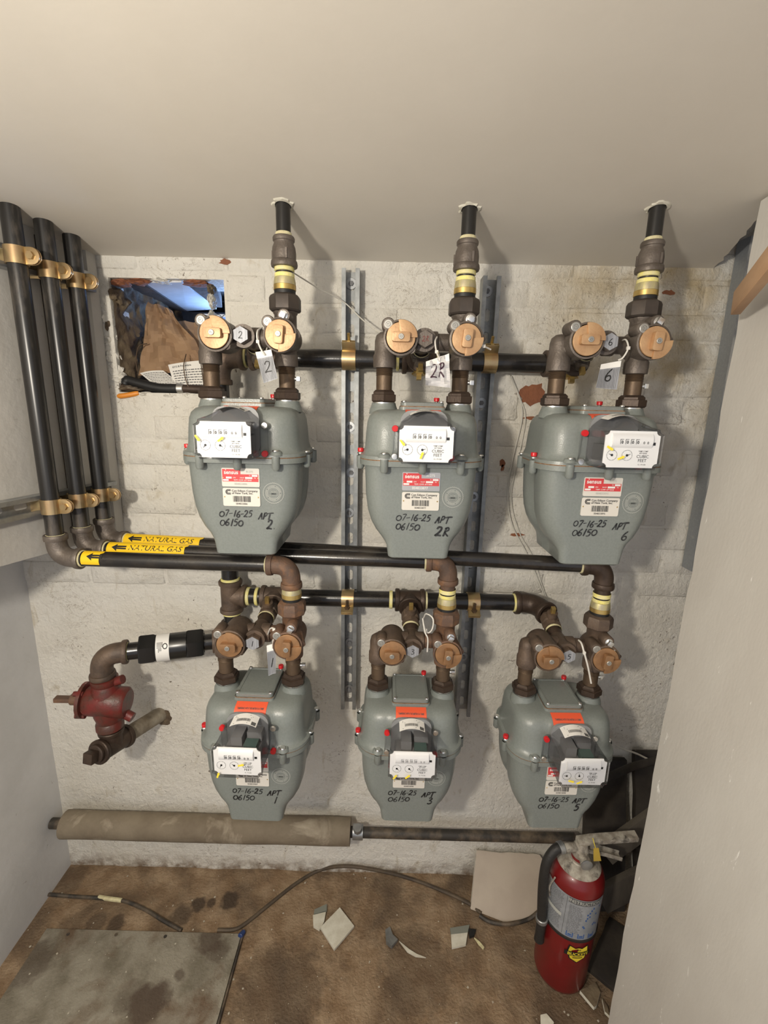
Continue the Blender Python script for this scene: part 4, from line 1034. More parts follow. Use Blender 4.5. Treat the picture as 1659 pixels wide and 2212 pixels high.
# horizontal struts on the bulkhead
bd = V((.24, 1, 0)).normalized()
for zc, lab, s0 in ((at(110, 1090, -.22).z, 'galvanized strut channel across the bulkhead behind the lower pipe clamps', .02), (at(60, 555, -.22).z, 'strut channel across the bulkhead behind the upper pipe clamps', .02)):
    Ls = .62; p = V((bulk_x(-.02)+.001, -.02, zc))
    t = thing('strut_channel', lab, 'strut', p)
    o = obj('channel', shared('bs', lambda: strut_mesh('channel', .62, .024, m=M_GALV)), t)
    # local z along the bulkhead towards the viewer, local -y away from the bulkhead
    zax = -bd; yax = -V((bd.y, -bd.x, 0)); xax = yax.cross(zax); Mx = Matrix.Identity(4)
    for k, c in enumerate((xax, yax, zax)):
        for q in range(3): Mx[q][k] = c[q]
    o.matrix_local = Mx

# ---- clamps
def clamp_h(p, r, low, lab, m):
    """strap round a horizontal header on a vertical strut"""
    t = thing('pipe_clamp', lab, 'pipe clamp', p, 'header pipe clamps')
    g = G(); n = 24; R0, R1 = r+.0005, r+.0032; w = .0155; rings = []
    for i in range(n+1):
        a = -2.5+5.0*i/n; dy, dz = -cos(a), sin(a)*(-1)
        rings.append([V((-w, dy*R0, dz*R0)), V((w, dy*R0, dz*R0)), V((w, dy*R1, dz*R1)), V((-w, dy*R1, dz*R1))])
    g.loft(rings); obj('strap', g.mesh('strap', m, smooth=40), t)
    s = -1 if low else 1; a = V((0, -.55, s*.83)).normalized() if not low else V((0, -.80, -.6)).normalized()
    k = a.cross(V((1, 0, 0)))
    for e in (-.0042, .0022):
        g = G(); g.box((0, e+.001, r+.012), (.030, .0028, .022), frame((0, 0, 0), a, V((1, 0, 0))) @ RZ(pi/2)); obj('ear', g.mesh('ear', m, bevel=.001), t)
    g = G(); b0 = a*(r+.014); g.cyl(b0+V((0, .012, .0)), b0+V((0, -.004, .024 if not low else .028)), .0034, 10); g.cyl(b0+V((0, .003, .003)), b0+V((0, .001, .010)), .0072, 6); obj('bolt', g.mesh('bolt', M_BRASS if not low else M_NIP, smooth=25), t)
for x, zc, low, lab in ((-.0925, HUZ, 0, 'brass-coloured clamp holding the upper header to the left strut'), (.2285, HUZ, 0, 'brass-coloured clamp holding the upper header to the right strut'),
                        (-.0925, HLZ, 1, 'pale gold clamp holding the lower header to the left strut'), (.2285, HLZ, 1, 'coppery clamp holding the lower header to the right strut')):
    clamp_h((x, HY, zc), HR, low, lab, M_ZINC)
nm_ = ['nearest the viewer', 'on the middle pipe', 'nearest the corner']
for k, (px, py) in enumerate((((0, 1), 0), ((0, 0), 0))):
    for i, (x, y, zh, no) in enumerate(SP):
        zc = [at(105, 1093, -.225).z, at(165, 1080, -.165).z, at(222, 1068, -.1).z][i] if k == 0 else [at(40, 553, -.225).z, at(113, 585, -.165).z, at(170, 608, -.1).z][i]
        t = thing('pipe_clamp', '%s gold pipe clamp on the bulkhead, %s' % (('lower', 'upper')[k], nm_[i]), 'pipe clamp', (x, y, zc), 'bulkhead pipe clamps')
        g = G(); g.lathe([(PR+.0004, -.0155), (PR+.0030, -.0155), (PR+.0030, .0155), (PR+.0004, .0155)], 28); obj('strap', shared('cst', lambda: g.mesh('strap', M_ZINC)), t)
        for y_ in (-.004, .0014):
            g = G(); g.prism([(PR, -.0155), (PR+.014, -.0155)]+[(PR+.014+.0155*cos(a), .0155*sin(a)) for a in [(-pi/2+pi*q/8) for q in range(1, 8)]]+[(PR+.014, .0155), (PR, .0155)], y_, y_+.0026)
            obj('ear', shared(('cear', y_), lambda: g.mesh('ear', M_ZINC, bevel=.0006)), t)
        g = G(); g.prism(rounded(-.050, -PR+.004, -.0155, .0155, .003), -.0012, .0012); obj('hook', shared('chook', lambda: g.mesh('hook', M_ZINC, bevel=.0006)), t)
        g = G(); g.cyl((PR+.014, -.004, 0), (PR+.014, -.0095, 0), .0075, 6); g.cyl((PR+.014, .0, 0), (PR+.014, .016, 0), .0034, 10); g.cyl((PR+.014, .004, 0), (PR+.014, .009, 0), .0075, 6)
        obj('bolt', shared('cbolt', lambda: g.mesh('bolt', M_ZINC, smooth=25)), t)

# ---- incoming service: wall pipe, tee, red cock, elbow, insulating union
def spline(pts, n=8):
    q = [V(a) for a in pts]; q = [q[0]*2-q[1]]+q+[q[-1]*2-q[-2]]; o = []
    for i in range(1, len(q)-2):
        for k in range(n):
            t = k/n; o.append(.5*((2*q[i])+(q[i+1]-q[i-1])*t+(2*q[i-1]-5*q[i]+4*q[i+1]-q[i+2])*t*t+(3*q[i]-q[i-1]-3*q[i+1]+q[i+2])*t**3))
    return o+[q[-2]]
t = thing('service_shutoff', 'incoming gas service with red shutoff cock and brown elbow, left of the lower meters', 'gas pipe')
SY = -.165; e0 = at(216, 1412, SY); end = V((XV, HY, .835)); e0.z = .838; d = (end-e0).normalized(); Ls = (end-e0).length
sp = lambda px: e0+d*(Ls*(px-206)/(490-206))
Tc = at(226, 1606, SY); Tc.x = e0.x+.004; Wp = at(343, 1545, -.004); ax = (Tc-Wp).normalized()
g = G(); elbow(g, e0, (0, 0, 1), d, HR, .042); obj('elbow', g.mesh('elbow', M_IRON), t, label='brown iron elbow')
seal_at(e0+d*.051, d, HR, t, ln=.009); seal_at(e0+V((0, 0, -.052)), (0, 0, -1), HR*1.05, t, ln=.007)
pipe('nipple', e0+d*.045, sp(300), HR, M_BLACK, t)
def hexn(a, b, nm):
    L = (b-a).length; g = G(); g.lathe([(.024, 0), (.036, .002), (.0385, .006), (.0385, L-.006), (.036, L-.001), (.028, L)], 6, frame(a, b-a), pi/6); obj(nm, g.mesh(nm, M_BAND, smooth=25), t)
hexn(sp(284), sp(322), 'union_nut'); hexn(sp(384), sp(424), 'union_nut')
g = G(); g.lathe([(.033, 0), (.0335, .001), (.0335, (sp(386)-sp(320)).length)], 32, frame(sp(320), d)); obj('union_barrel', g.mesh('union_barrel', M_BAND), t)
g = G(); fb = frame(sp(322), d, V((0, 0, 1))); wb = (sp(350)-sp(322)).length
cyl_ = lambda a, h, e=.0006: fb @ V(((.0335+e)*cos(a), (.0335+e)*sin(a), h))
g.mt(0).grid(lambda u, v: cyl_(2*pi*u, wb*v), 40, 1); g.mt(1); b = random.Random(4)
for side in range(3):
    for k in range(5):
        a = 2.1*side+.2; L1 = b.uniform(.3, .8)
        for q in range(int(L1/.09)): g.add([cyl_(a+q*.09, wb*(.12+k*.09), .0011), cyl_(a+q*.09+.065, wb*(.12+k*.09), .0011), cyl_(a+q*.09+.065, wb*(.17+k*.09), .0011), cyl_(a+q*.09, wb*(.17+k*.09), .0011)], [[0, 1, 2, 3]])
    for q in range(10): g.add([cyl_(2.1*side+.5+.22*cos(x), wb*(.72+.2*sin(x)), .0011) for x in (q*.628, q*.628+.628)]+[cyl_(2.1*side+.5+.15*cos(x), wb*(.72+.13*sin(x)), .0011) for x in (q*.628+.628, q*.628)], [[0, 1, 2, 3]])
obj('union_label', g.mesh('union_label', [M_WHITE, M_INK], fix=False), t, label='white paper label band')
pipe('nipple', sp(424), end-d*.045, HR, M_BLACK, t); seal_at(sp(452), -d, HR, t, ln=.008)
vz = at(220, 1512, SY).z; vc = V((e0.x+.003, SY, vz))
g = G(); g.lathe([(.020, -.078), (.032, -.076), (.032, -.062), (.028, -.056), (.034, -.035), (.036, 0), (.034, .030), (.028, .046), (.031, .050), (.031, .062), (.022, .064)], 24, T(vc))
g.cyl(vc+V((.052, 0, -.006)), vc+V((-.046, -.006, .004)), .0375, 26, .006); g.lathe([(.030, 0), (.043, .001), (.043, .009), (.03, .012), (0, .013)], 20, frame(vc+V((-.046, -.006, .004)), (-1, -.1, .06)))
for a in (.5, 2.2, 3.9, 5.5): g.cyl(vc+V((-.040, .038*cos(a), .038*sin(a))), vc+V((-.064, .038*cos(a), .038*sin(a))), .0065, 8)
g.cyl(vc+V((.03, 0, -.03)), vc+V((.062, -.004, -.045)), .012, 10); g.cyl(vc+V((.02, 0, .05)), vc+V((.046, 0, .060)), .011, 10)
obj('shutoff_cock', g.mesh('shutoff_cock', M_VRED, smooth=45), t, label='red painted cock body')
g = G(); p0 = vc+V((-.055, -.007, .005)); g.cyl(p0, p0+V((-.028, -.003, .002)), .014, 16, .002); g.box((0, 0, .045), (.017, .011, .040), frame(p0, (-1, -.1, .06))); obj('cock_stem', g.mesh('cock_stem', M_RUST, bevel=.002), t)
pipe('nipple', (vc.x, SY, vc.z+.058), (vc.x, SY, e0.z-.05), HR*.98, M_GALV, t); pipe('nipple', (Tc.x, SY, Tc.z+.02), (vc.x, SY, vc.z-.07), HR*.98, M_DARKIRON, t)
g = G(); tee(g, Tc, ax, (0, 0, 1), HR*1.02, .046, .044); obj('tee', g.mesh('tee', M_DARKIRON), t)
g = G(); q = Tc+ax*.045; g.lathe([(.021, 0), (.0225, .002), (.0225, .010), (.016, .012), (0, .012)], 20, frame(q, ax)); g.box((0, 0, .022), (.026, .026, .022), frame(q, ax)); obj('end_plug', g.mesh('end_plug', M_DARKIRON, bevel=.002), t)
pipe('wall_pipe', Wp-ax*.03, Tc-ax*.045, HR*1.0, mat('wall_pipe_dusty', (.16, .125, .085), .8, col2=(.36, .32, .25), scale=16, bias=.48), t)
lump('mortar_lump', at(352, 1548, .004), (.030, .008, .026), 61, M_STONE, WALLB); lump('mortar_lump', at(330, 1528, .006), (.026, .010, .022), 63, M_WALL, WALLB)

# ================================================================== TAGS AND TIES
def hang_tag(no, corners, Y, s, size, lab, m=M_TAGG, stripes=True, ink=M_INK, bend=.004, crumple=0):
    P = [at(px, py, Y) for px, py in corners]           # TL TR BR BL
    c = sum(P, V((0, 0, 0)))/4
    t = thing('paper_tag', lab, 'tag', c)
    def fn(u, v, e=0):
        p = (P[0].lerp(P[1], u)).lerp(P[3].lerp(P[2], u), v)-c
        p.y += bend*sin(pi*u)*.6-bend*v*2+(crumple*noise.noise(V((u*4, v*4, no))) if crumple else 0)-e; return p
    g = G(); g.mt(0).grid(lambda u, v: fn(u, v), 8, 10)
    g.mt(1).grid(lambda u, v: fn(u, v*.22-.02, .0003), 6, 2)
    g.mt(2)
    if stripes:
        for k in range(13): u = .06+.07*k; g.add([fn(u, .24, .0003), fn(u+.018, .24, .0003), fn(u+.018, .97, .0003), fn(u, .97, .0003)], [[0, 1, 2, 3]])
    obj('tag_sheet', g.mesh('tag_sheet', [m, M_WHITE, M_INKG], fix=False), t)
    g = G(); w = (P[1]-P[0]).length; h = (P[3]-P[0]).length
    handwrite(g, s, .5*w-size*.33*len(s), -.72*h, size, lambda x, z: fn(x/w, -z/h, .0007), size*.06, .08, random.Random(no)); obj('tag_number', g.mesh('tag_number', ink, fix=False), t)
    return t
hang_tag(2, [(552, 762), (586, 756), (602, 818), (572, 828)], -.275, '2', .020, 'striped paper tag marked 2 hanging between the upper left valves')
hang_tag(22, [(920, 782), (970, 765), (972, 838), (918, 832)], -.285, '2R', .020, 'crumpled white paper tag marked 2R hanging between the upper middle valves', mat('tag_pale', (.58, .57, .57), .6, col2=(.44, .44, .46), scale=120, stretch=(.1, 1, 3)), False, mat('marker_purple', (.05, .02, .035), .5), .004, .012)
hang_tag(6, [(1298, 788), (1342, 780), (1328, 842), (1283, 838)], -.262, '6', .020, 'striped paper tag marked 6 hanging between the upper right valves')
hang_tag(1, [(576, 1396), (596, 1392), (598, 1450), (582, 1456)], -.285, '1', .018, 'narrow folded paper tag marked 1 hanging above the lower left meter')
def tie(lab, pts, r=.0016):
    p = spline(pts, 6); c = p[0]; t = thing('cable_tie', lab, 'cable tie', c, 'nylon cable ties'); g = G(); g.tube([a-c for a in p], r, 6)
    obj('strap', g.mesh('strap', M_TIE), t); g = G(); g.box((0, 0, 0), (.006, .005, .006)); obj('head', g.mesh('head', M_TIE, bevel=.0008), t, p[len(p)//2]-c)
tie('grey nylon tie holding the tag marked 2', [at(566, 708, -.24), at(556, 716, -.262), at(557, 738, -.272), at(571, 766, -.279), at(577, 752, -.25)])
tie('white nylon tie holding the tag marked 2R', [at(944, 728, -.24), at(940, 738, -.258), at(943, 760, -.27), at(950, 776, -.288), at(948, 765, -.262)])
tie('white nylon tie looped between the upper right valves', [at(1340, 738, -.225), at(1352, 734, -.255), at(1357, 752, -.268), at(1346, 772, -.268), at(1336, 778, -.262)])
tie('white nylon tie holding the tag marked 1', [at(578, 1372, -.25), at(584, 1358, -.275), at(592, 1360, -.285), at(590, 1386, -.288), at(588, 1400, -.289)])
tie('looped white nylon tie hanging from the lower header, middle meter', [at(915, 1335, -.19), at(921, 1326, -.21), at(935, 1336, -.225), at(934, 1358, -.228), at(924, 1367, -.225), at(916, 1352, -.222), at(913, 1336, -.215), at(918, 1365, -.235), at(924, 1380, -.24), at(923, 1408, -.24)])
tie('long straight white nylon tie hanging at the lower right valves', [at(1250, 1383, -.235), at(1256, 1390, -.25), at(1262, 1410, -.262), at(1270, 1440, -.262), at(1277, 1476, -.258)], .0020)
tie('short white nylon tie on the upper middle outlet valve', [at(1035, 745, -.262), at(1045, 748, -.26), at(1060, 755, -.245)])
tie('short white nylon tie on the lower right outlet valve', [at(1316, 1397, -.255), at(1325, 1406, -.265), at(1335, 1418, -.262)])

# ================================================================== LOW PIPE IN INSULATION
p0 = at(150, 1785, -.055); p1 = at(757, 1796, -.055); zi = (p0.z+p1.z)/2; X1 = p1.x
t = thing('insulated_pipe', 'low heating pipe in a brown insulation jacket running along the wall foot', 'pipe', (0, 0, 0))
g = G(); n = 28; rings = []
for i in range(33):
    x = -.93+(X1+.93)*i/32; k = 1+.05*noise.noise(V((x*9, 0, 0))); rings.append([V((x, -.052+.037*k*cos(2*pi*q/n), zi+.037*k*sin(2*pi*q/n)+.004*noise.noise(V((x*3, 1, 1))))) for q in range(n)])
g.loft(rings); obj('insulation_jacket', g.mesh('insulation_jacket', M_INSUL), t)
pipe('bare_pipe', (-.972, -.05, zi), (.580, -.052, zi-.003), .0150, M_CABLE, t, 'dark bare pipe')
q = V((X1+.022, -.052, zi)); g = G(); g.lathe([(.015, -.016), (.021, -.015), (.021, .015), (.015, .016)], 20, frame(q, (1, 0, 0))); g.cyl(q, q+V((0, -.02, .026)), .009, 12); g.cyl(q+V((0, -.02, .026)), q+V((0, -.024, .040)), .012, 8); obj('air_valve', g.mesh('air_valve', M_GALV, smooth=30), t, label='small grey valve')

# ================================================================== FIRE EXTINGUISHER
EX = V((.487, -.244, .003)); ER = .0655
t = thing('fire_extinguisher', 'red fire extinguisher with black hose and silver label, standing on the floor', 'fire extinguisher', EX, None, (radians(1.5), radians(1.2), 0))
g = G(); g.lathe([(0, .004), (.045, .002), (.058, 0), (.0635, .006), (ER, .016), (ER, .318), (.0635, .334), (.057, .349), (.046, .359), (.032, .365), (.020, .368), (.0175, .380), (0, .380)], 48); obj('cylinder', g.mesh('cylinder', M_EXT, smooth=50), t)
g = G(); g.lathe([(.050, .3565), (.0515, .3575), (.040, .3655), (.026, .369), (.024, .372), (.017, .372)], 40); obj('collar_ring', g.mesh('collar_ring', M_DUST), t, label='dusty pale ring')
def exw(x, z, e=.0009, a0=-90-8): a = radians(a0)+x/ER; return ((ER+e)*cos(a), (ER+e)*sin(a), z)
g = G(); g.mt(0).grid(lambda u, v: exw(-.105+.165*u, .196+.122*v), 40, 4)
lab = obj('label', g.mesh('label', M_EXLAB, fix=False), t, label='silver instruction label')
g = G(); f = lambda x, z: exw(x, z, .0014)
quad(g, -.030, .050, .302, .3165, 0, f, 20, 1)
rb = random.Random(9)
for x0, x1, za, zb in ((-.026, .004, .212, .295), (-.100, -.040, .205, .312)):
    z_ = zb
    while z_ > za:
        x = x0
        while x < x1-.004: w = rb.uniform(.002, .008); quad(g, x, min(x+w, x1), z_-.0011, z_, 0, f, 2, 1); x += w+.0016
        z_ -= .0042
quad(g, -.0335, -.0328, .198, .317, 0, f)
obj('label_text', g.mesh('label_text', M_INKG, fix=False), lab)
g = G(); put_text(g, 'INSTRUCTIONS', .0135, .010, .3092, 0, fn=lambda x, z: exw(x, z, .0019), bold=.01, wx=.85)
quad(g, -.098, -.040, .246, .256, 0, lambda x, z: exw(x, z+.0*x, .0019), 14, 1); obj('label_heading', g.mesh('label_heading', M_STICK, fix=False), lab)
g = G()
for x in (-.024, .002, .028):
    for a, b_, c_, d_ in ((0, .016, 0, .0025), (0, .0025, 0, .014), (.0135, .016, 0, .014), (.004, .012, .004, .009)): quad(g, x+a, x+b_, .200+c_, .200+d_, 0, f, 3, 1)
for k in range(14): x, z_ = rb.uniform(.008, .046), rb.uniform(.222, .295); quad(g, x, x+.004, z_, z_+.005, 0, f)
obj('pictogram', g.mesh('pictogram', M_BLUE, fix=False), lab)
g = G(); g.lathe([(ER, .186), (ER+.0022, .187), (ER+.0022, .1935), (ER, .1945)], 48); obj('hose_band', g.mesh('hose_band', M_HOSE), t)
# shield emblem
SH = [(-.021, .022), (-.008, .016), (0, .019), (.008, .016), (.021, .022), (.024, .004), (.017, -.016), (0, -.027), (-.017, -.016), (-.024, .004)]
def shp(sc, e, zc=.150, xc=.012): return [exw(xc+x*sc, zc+z*sc, e) for x, z in SH]
g = G(); g.mt(0).add(shp(1.14, .0008), [list(range(10))]); g.mt(1).add(shp(1.0, .0013), [list(range(10))]); g.mt(0); quad(g, -.020, .044, .143, .156, 0, lambda x, z: exw(x, z, .0018), 14, 1)
put_text(g, 'THE', .006, .012, .1625, 0, fn=lambda x, z: exw(x, z, .0018)); quad(g, .000, .024, .1365, .1385, 0, lambda x, z: exw(x, z, .0018), 6, 1)
g.mt(1); put_text(g, 'BUCKEYE', .0125, .012, .1494, 0, fn=lambda x, z: exw(x, z, .0024), bold=.02, wx=.95)
obj('shield_emblem', g.mesh('shield_emblem', [M_INK, mat('emblem_yellow', (.78, .62, .04), .45)], fix=False), t, label='yellow and black shield emblem')
g = G(); g.lathe([(.016, .376), (.019, .380), (.019, .402), (.015, .408), (.015, .420), (0, .420)], 22); g.cyl((.0, -.012, .392), (.0, -.034, .390), .0125, 18, .002); g.cyl((-.012, 0, .398), (-.048, -.004, .404), .011, 16); obj('valve_head', g.mesh('valve_head', M_DUST, smooth=40), t)
g = G(); g.lathe([(0, 0), (.012, 0), (.014, .002), (.014, .004), (.011, .005), (0, .005)], 20, frame((.0, -.034, .390), (0, -1, 0))); obj('pressure_gauge', g.mesh('pressure_gauge', M_GALV), t)
g = G(); hz = .425
sec = [(-.014, 0), (-.014, .011), (.014, .011), (.014, 0), (.0118, 0), (.0118, .0085), (-.0118, .0085), (-.0118, 0)]
g.loft([[V((x, y*.8, z_+b)) for y, b in sec] for x, z_ in ((-.012, .412), (.02, .420), (.128, .436))]); obj('lever', g.mesh('lever', M_DUST, bevel=.0012), t, label='dusty pale squeeze lever')
g = G(); g.loft([[V((x, y*.7, z_-b)) for y, b in sec] for x, z_ in ((.006, .406), (.06, .396), (.10, .384))]); obj('carry_handle', g.mesh('carry_handle', M_DUST, bevel=.0012), t)
hp = spline([(-.044, -.004, .404), (-.066, -.008, .398), (-.084, -.014, .365), (-.086, -.018, .30), (-.080, -.022, .22), (-.078, -.024, .196)], 8)
g = G(); g.tube(hp, .0118, 14); obj('hose', g.mesh('hose', M_HOSE), t)
g = G(); g.cyl((-.046, -.004, .404), (-.058, -.007, .4025), .0145, 16, .001); obj('ferrule', g.mesh('ferrule', M_GALV), t)
g = G(); g.cyl((-.0785, -.0235, .203), (-.078, -.024, .192), .0145, 16, .001); obj('ferrule', g.mesh('ferrule', M_GALV), t)
g = G(); g.lathe([(.0105, 0), (.0115, .01), (.0110, .05), (.0125, .066), (.010, .067)], 16, frame((-.078, -.024, .195), (.02, 0, -1))); obj('nozzle', g.mesh('nozzle', M_HOSE), t)
g = G(); g.tube(spline([(-.066, -.03, .34), (-.070, -.02, .30), (-.066, -.02, .27)], 5), .002, 6); obj('hose_clip', g.mesh('hose_clip', M_DUST), t)
g = G(); g.tube([(.012, -.02, .452), (.022, -.022, .425)], .0009, 5)
Tg = [(.016, .426), (.028, .428), (.040, .390), (.022, .388)]; g.mt(1).prism(Tg, -.0245, -.0235); obj('seal_tag', g.mesh('seal_tag', [M_YTAG, mat('tag_mustard', (.48, .33, .05), .6)]), t, label='mustard plastic seal tag')

# ================================================================== RIGHT-HAND VOID
MB_ = mat('stud_painted_shade', (.05, .05, .05), .8)
t = thing('metal_stud', 'upright galvanized wall stud between back wall and drywall sheet', 'metal stud', (.788, -.004, 1.045))
g = G(); H = .78
sec = [(0, 0), (0, -.040), (.010, -.040), (.010, -.0385), (.0015, -.0385), (.0015, -.0015), (.020, -.0015), (.020, -.030), (.052, -.030), (.052, -.0315), (.0215, -.0315), (.0215, 0)]
g.loft([[V((a, b, 0)) for a, b in sec], [V((a, b, H)) for a, b in sec]]); obj('stud', g.mesh('stud', M_STUD, smooth=20), t)
g = G(); g.box((.015, -.012, .39), (.008, .004, .78)); obj('groove', g.mesh('groove', MB_), t)  # solid dark strip painting the shade inside the stud's recess
g = G(); g.box((.0052, -.0412, .39), (.009, .0014, .78)); obj('lip', g.mesh('lip', mat('stud_lip', (.50, .50, .48), .5, .3, col2=(.24, .25, .26), scale=14, space='World', bias=.52)), t)
g = G(); g.box((.026, -.034, .345), (.032, .006, .07)); obj('splice_block', g.mesh('splice_block', M_OLDW), t)
A = at(1592, 655, -.335); B = at(1720, 495, -.56); dv = (B-A).normalized(); up = V((0, 0, 1)); up = (up-dv*up.dot(dv)).normalized()
g = G(); sd = dv.cross(up); c = A
g.loft([[A+up*a+sd*b-c for a, b in ((-.019, -.007), (.019, -.007), (.019, .007), (-.019, .007))], [B+up*a+sd*b-c for a, b in ((-.019, -.007), (.019, -.007), (.019, .007), (-.019, .007))]])
tag(obj('wood_lath', g.mesh('wood_lath', M_WOOD, bevel=.0012), None, c), 'short pine lath fixed slanting across the top of the drywall sheet', 'lath')
def plank(lab, a, b, w, th, m, cat='plank', name='scrap_plank', nrm=(0, -1, 0)):
    a, b = V(a), V(b); d = (b-a).normalized(); n = V(nrm); n = (n-d*n.dot(d)).normalized(); s = d.cross(n)
    g = G(); r = random.Random(lab); rings = []
    for i in range(9):
        p = a.lerp(b, i/8)-a; k = r.uniform(.96, 1.03); rings.append([p+s*w/2*k, p-s*w/2*k, p-s*w/2*k-n*th, p+s*w/2*k-n*th])
    g.loft(rings); return tag(obj(name, g.mesh(name, m, bevel=.0015), None, a), lab, cat)
MB = mat('scrap_black', (.022, .018, .015), .7, col2=(.05, .04, .03), scale=10, bump=.3, bscale=60, space='World'); MGW = mat('scrap_greywood', (.085, .072, .055), .85, col2=(.04, .032, .024), scale=12, bump=.4, bscale=50, space='World', stretch=(1, 1, .3))
plank('dark board leaning on the wall behind the extinguisher, left of the pile', (.665, -.115, .02), (.655, -.022, .455), .12, .018, MB)  # added dark board, hides the lit white wall so the gap stays dark
plank('blackened board leaning in the gap beside the drywall sheet', (.805, -.15, .02), (.795, -.03, .49), .13, .02, MB)  # also added to darken the gap, its black is not wear
plank('grey weathered board sloping behind the extinguisher', (.60, -.19, .30), (.80, -.16, .46), .06, .018, MGW)
plank('dark plank propped low in the gap behind the extinguisher', (.60, -.20, .16), (.84, -.18, .30), .08, .018, MGW)
plank('black scrap board lying on the floor beside the drywall sheet', (.60, -.29, .012), (.72, -.16, .012), .12, .016, MB, nrm=(0, 0, 1))
c = V((.700, -.235, .575)); t = thing('old_pipe_flange', 'brown rusted round flange on an old pipe in the dark gap', 'pipe fitting', c)
dd = V((-.55, -.8, .2)); g = G(); g.lathe([(0, 0), (.012, 0), (.036, .004), (.038, .010), (.030, .016), (.018, .018), (.018, .0)], 26, frame((0, 0, 0), dd)); obj('flange', g.mesh('flange', mat('flange_brown', (.11, .072, .042), .7, col2=(.06, .04, .026), scale=20)), t)
g = G(); g.tube(spline([V((0, 0, 0)), -dd*.06, -dd*.10+V((.05, .02, .0)), V((.25, .12, .0))], 6), .017, 14); obj('pipe', g.mesh('pipe', MB), t)
p = spline([at(1290, 1688, -.16), at(1330, 1672, -.13), at(1370, 1655, -.10), at(1430, 1640, -.08)], 6); g = G(); g.tube([q-p[0] for q in p], .010, 12)
tag(obj('black_hose', g.mesh('black_hose', MB), None, p[0]), 'black hose running into the dark gap right of the APT 5 meter', 'hose')
def wire(lab, pts, r, m, cat='wire', name='thin_wire', n=8):
    p = spline(pts, n); g = G(); g.tube([q-p[0] for q in p], r, 7); return tag(obj(name, g.mesh(name, m), None, p[0]), lab, cat)
wire('pale wire leaving the lower right meter towards the drywall', [at(1318, 1602, -.05), at(1345, 1618, -.05), at(1375, 1628, -.06), at(1420, 1650, -.07)], .0026, M_WIRE)
wire('white wire sagging from the upper left riser to the upper middle inlet valve', [at(632, 588, -.19), at(690, 624, -.10), at(742, 652, -.05), at(780, 688, -.06), at(815, 716, -.10), at(838, 722, -.15)], .0014, M_WIRE)
wire('outer white wire hanging down the wall left of the APT 6 meter', [at(1100, 810, -.012), at(1118, 850, -.006), at(1128, 900, -.005), at(1108, 990, -.005), at(1097, 1060, -.005), at(1105, 1130, -.005), at(1140, 1200, -.005), at(1165, 1260, -.005), at(1190, 1325, -.012)], .0019, M_WIRE)
wire('inner white wire hanging down the wall left of the APT 6 meter', [at(1104, 812, -.008), at(1124, 862, -.005), at(1135, 905, -.004), at(1121, 985, -.004), at(1104, 1075, -.004), at(1122, 1150, -.004), at(1152, 1205, -.004), at(1172, 1268, -.004), at(1196, 1330, -.010)], .0016, M_WIRE)

# ================================================================== IN THE WALL OPENING
def crump(name, quadpx, Y0, Y1, nu, nv, amp, seed, m, lab, cat, fold=10):
    P = [at(*p, Y0 if k < 2 else Y1) for k, p in enumerate(quadpx)]; c = P[3]
    def fn(u, v):
        a = P[0].lerp(P[1], u); b = P[3].lerp(P[2], u); p = a.lerp(b, v)
        w = V((u*2.2, v*2.2, seed)); k = abs(noise.noise(w*1.3))*2-.7; k2 = abs(noise.noise(w*3.1+V((5, 1, 2))))-.3
        p = p+V((.25*amp*k2, -amp*(k+.6*k2), .3*amp*noise.noise(w*2+V((9, 9, 9))))); return p-c
    g = G(); g.grid(fn, nu, nv); return tag(obj(name, g.mesh(name, m, smooth=14, solid=.0006, fix=False), None, c), lab, cat)
crump('paper_bag', [(316, 648), (372, 672), (462, 800), (296, 812)], .10, .045, 16, 18, .020, 3.3, M_KRAFT, 'crumpled brown paper bag stuffed in the wall opening', 'paper bag')
crump('kraft_paper', [(362, 690), (470, 700), (480, 812), (372, 806)], .13, .07, 12, 12, .016, 8.1, M_KRAFT, 'flap of brown kraft paper to the right of the paper bag', 'paper')
def sheet(lab, quadpx, Y, seed, head=None):
    P = [at(*p, y) for p, y in zip(quadpx, Y)]; c = P[3]
    n = (P[1]-P[0]).cross(P[3]-P[0]).normalized(); n = n if n.y < 0 else -n
    fn = lambda u, v, e=0: (P[0].lerp(P[1], u)).lerp(P[3].lerp(P[2], u), v)-c+n*(e+.004*sin(pi*u))
    g = G(); g.mt(0).grid(lambda u, v: fn(u, v), 8, 4); g.mt(1); r = random.Random(seed); v = .30 if head else .12
    while v < .92:
        u = .08
        while u < .9: w = r.uniform(.03, .10); g.add([fn(u, v, .0006), fn(u+w, v, .0006), fn(u+w, v+.035, .0006), fn(u, v+.035, .0006)], [[0, 1, 2, 3]]); u += w+.02
        v += .10
    if head:
        w = (P[1]-P[0]).length; h = (P[3]-P[0]).length; put_text(g, head, .0068, w*.1, -h*.14, 0, 'LEFT', .015, fn=lambda x, z: fn(x/w, -z/h, .0006))
    tag(obj('paper_sheet', g.mesh('paper_sheet', [M_PAPER, M_INKG], fix=False), None, c), lab, 'paper')
sheet('printed white instruction sheet with a heading, in the wall opening', [(363, 788), (444, 778), (446, 836), (378, 838)], (.03, .03, .012, .012), 3, '6312 B Procedure')
sheet('folded white sheet of fine print lying left of the instruction sheet', [(302, 806), (352, 800), (402, 838), (336, 834)], (.04, .035, .008, .014), 5)
lz = 1.464
tp = [at(270, 832, .012), at(276, 824, .012), at(300, 830, .012), at(345, 840, .012), at(384, 841, .012)]
t = thing('hand_tool', 'black-handled tool with steel ferrule lying on the sill of the opening', 'tool', tp[0])
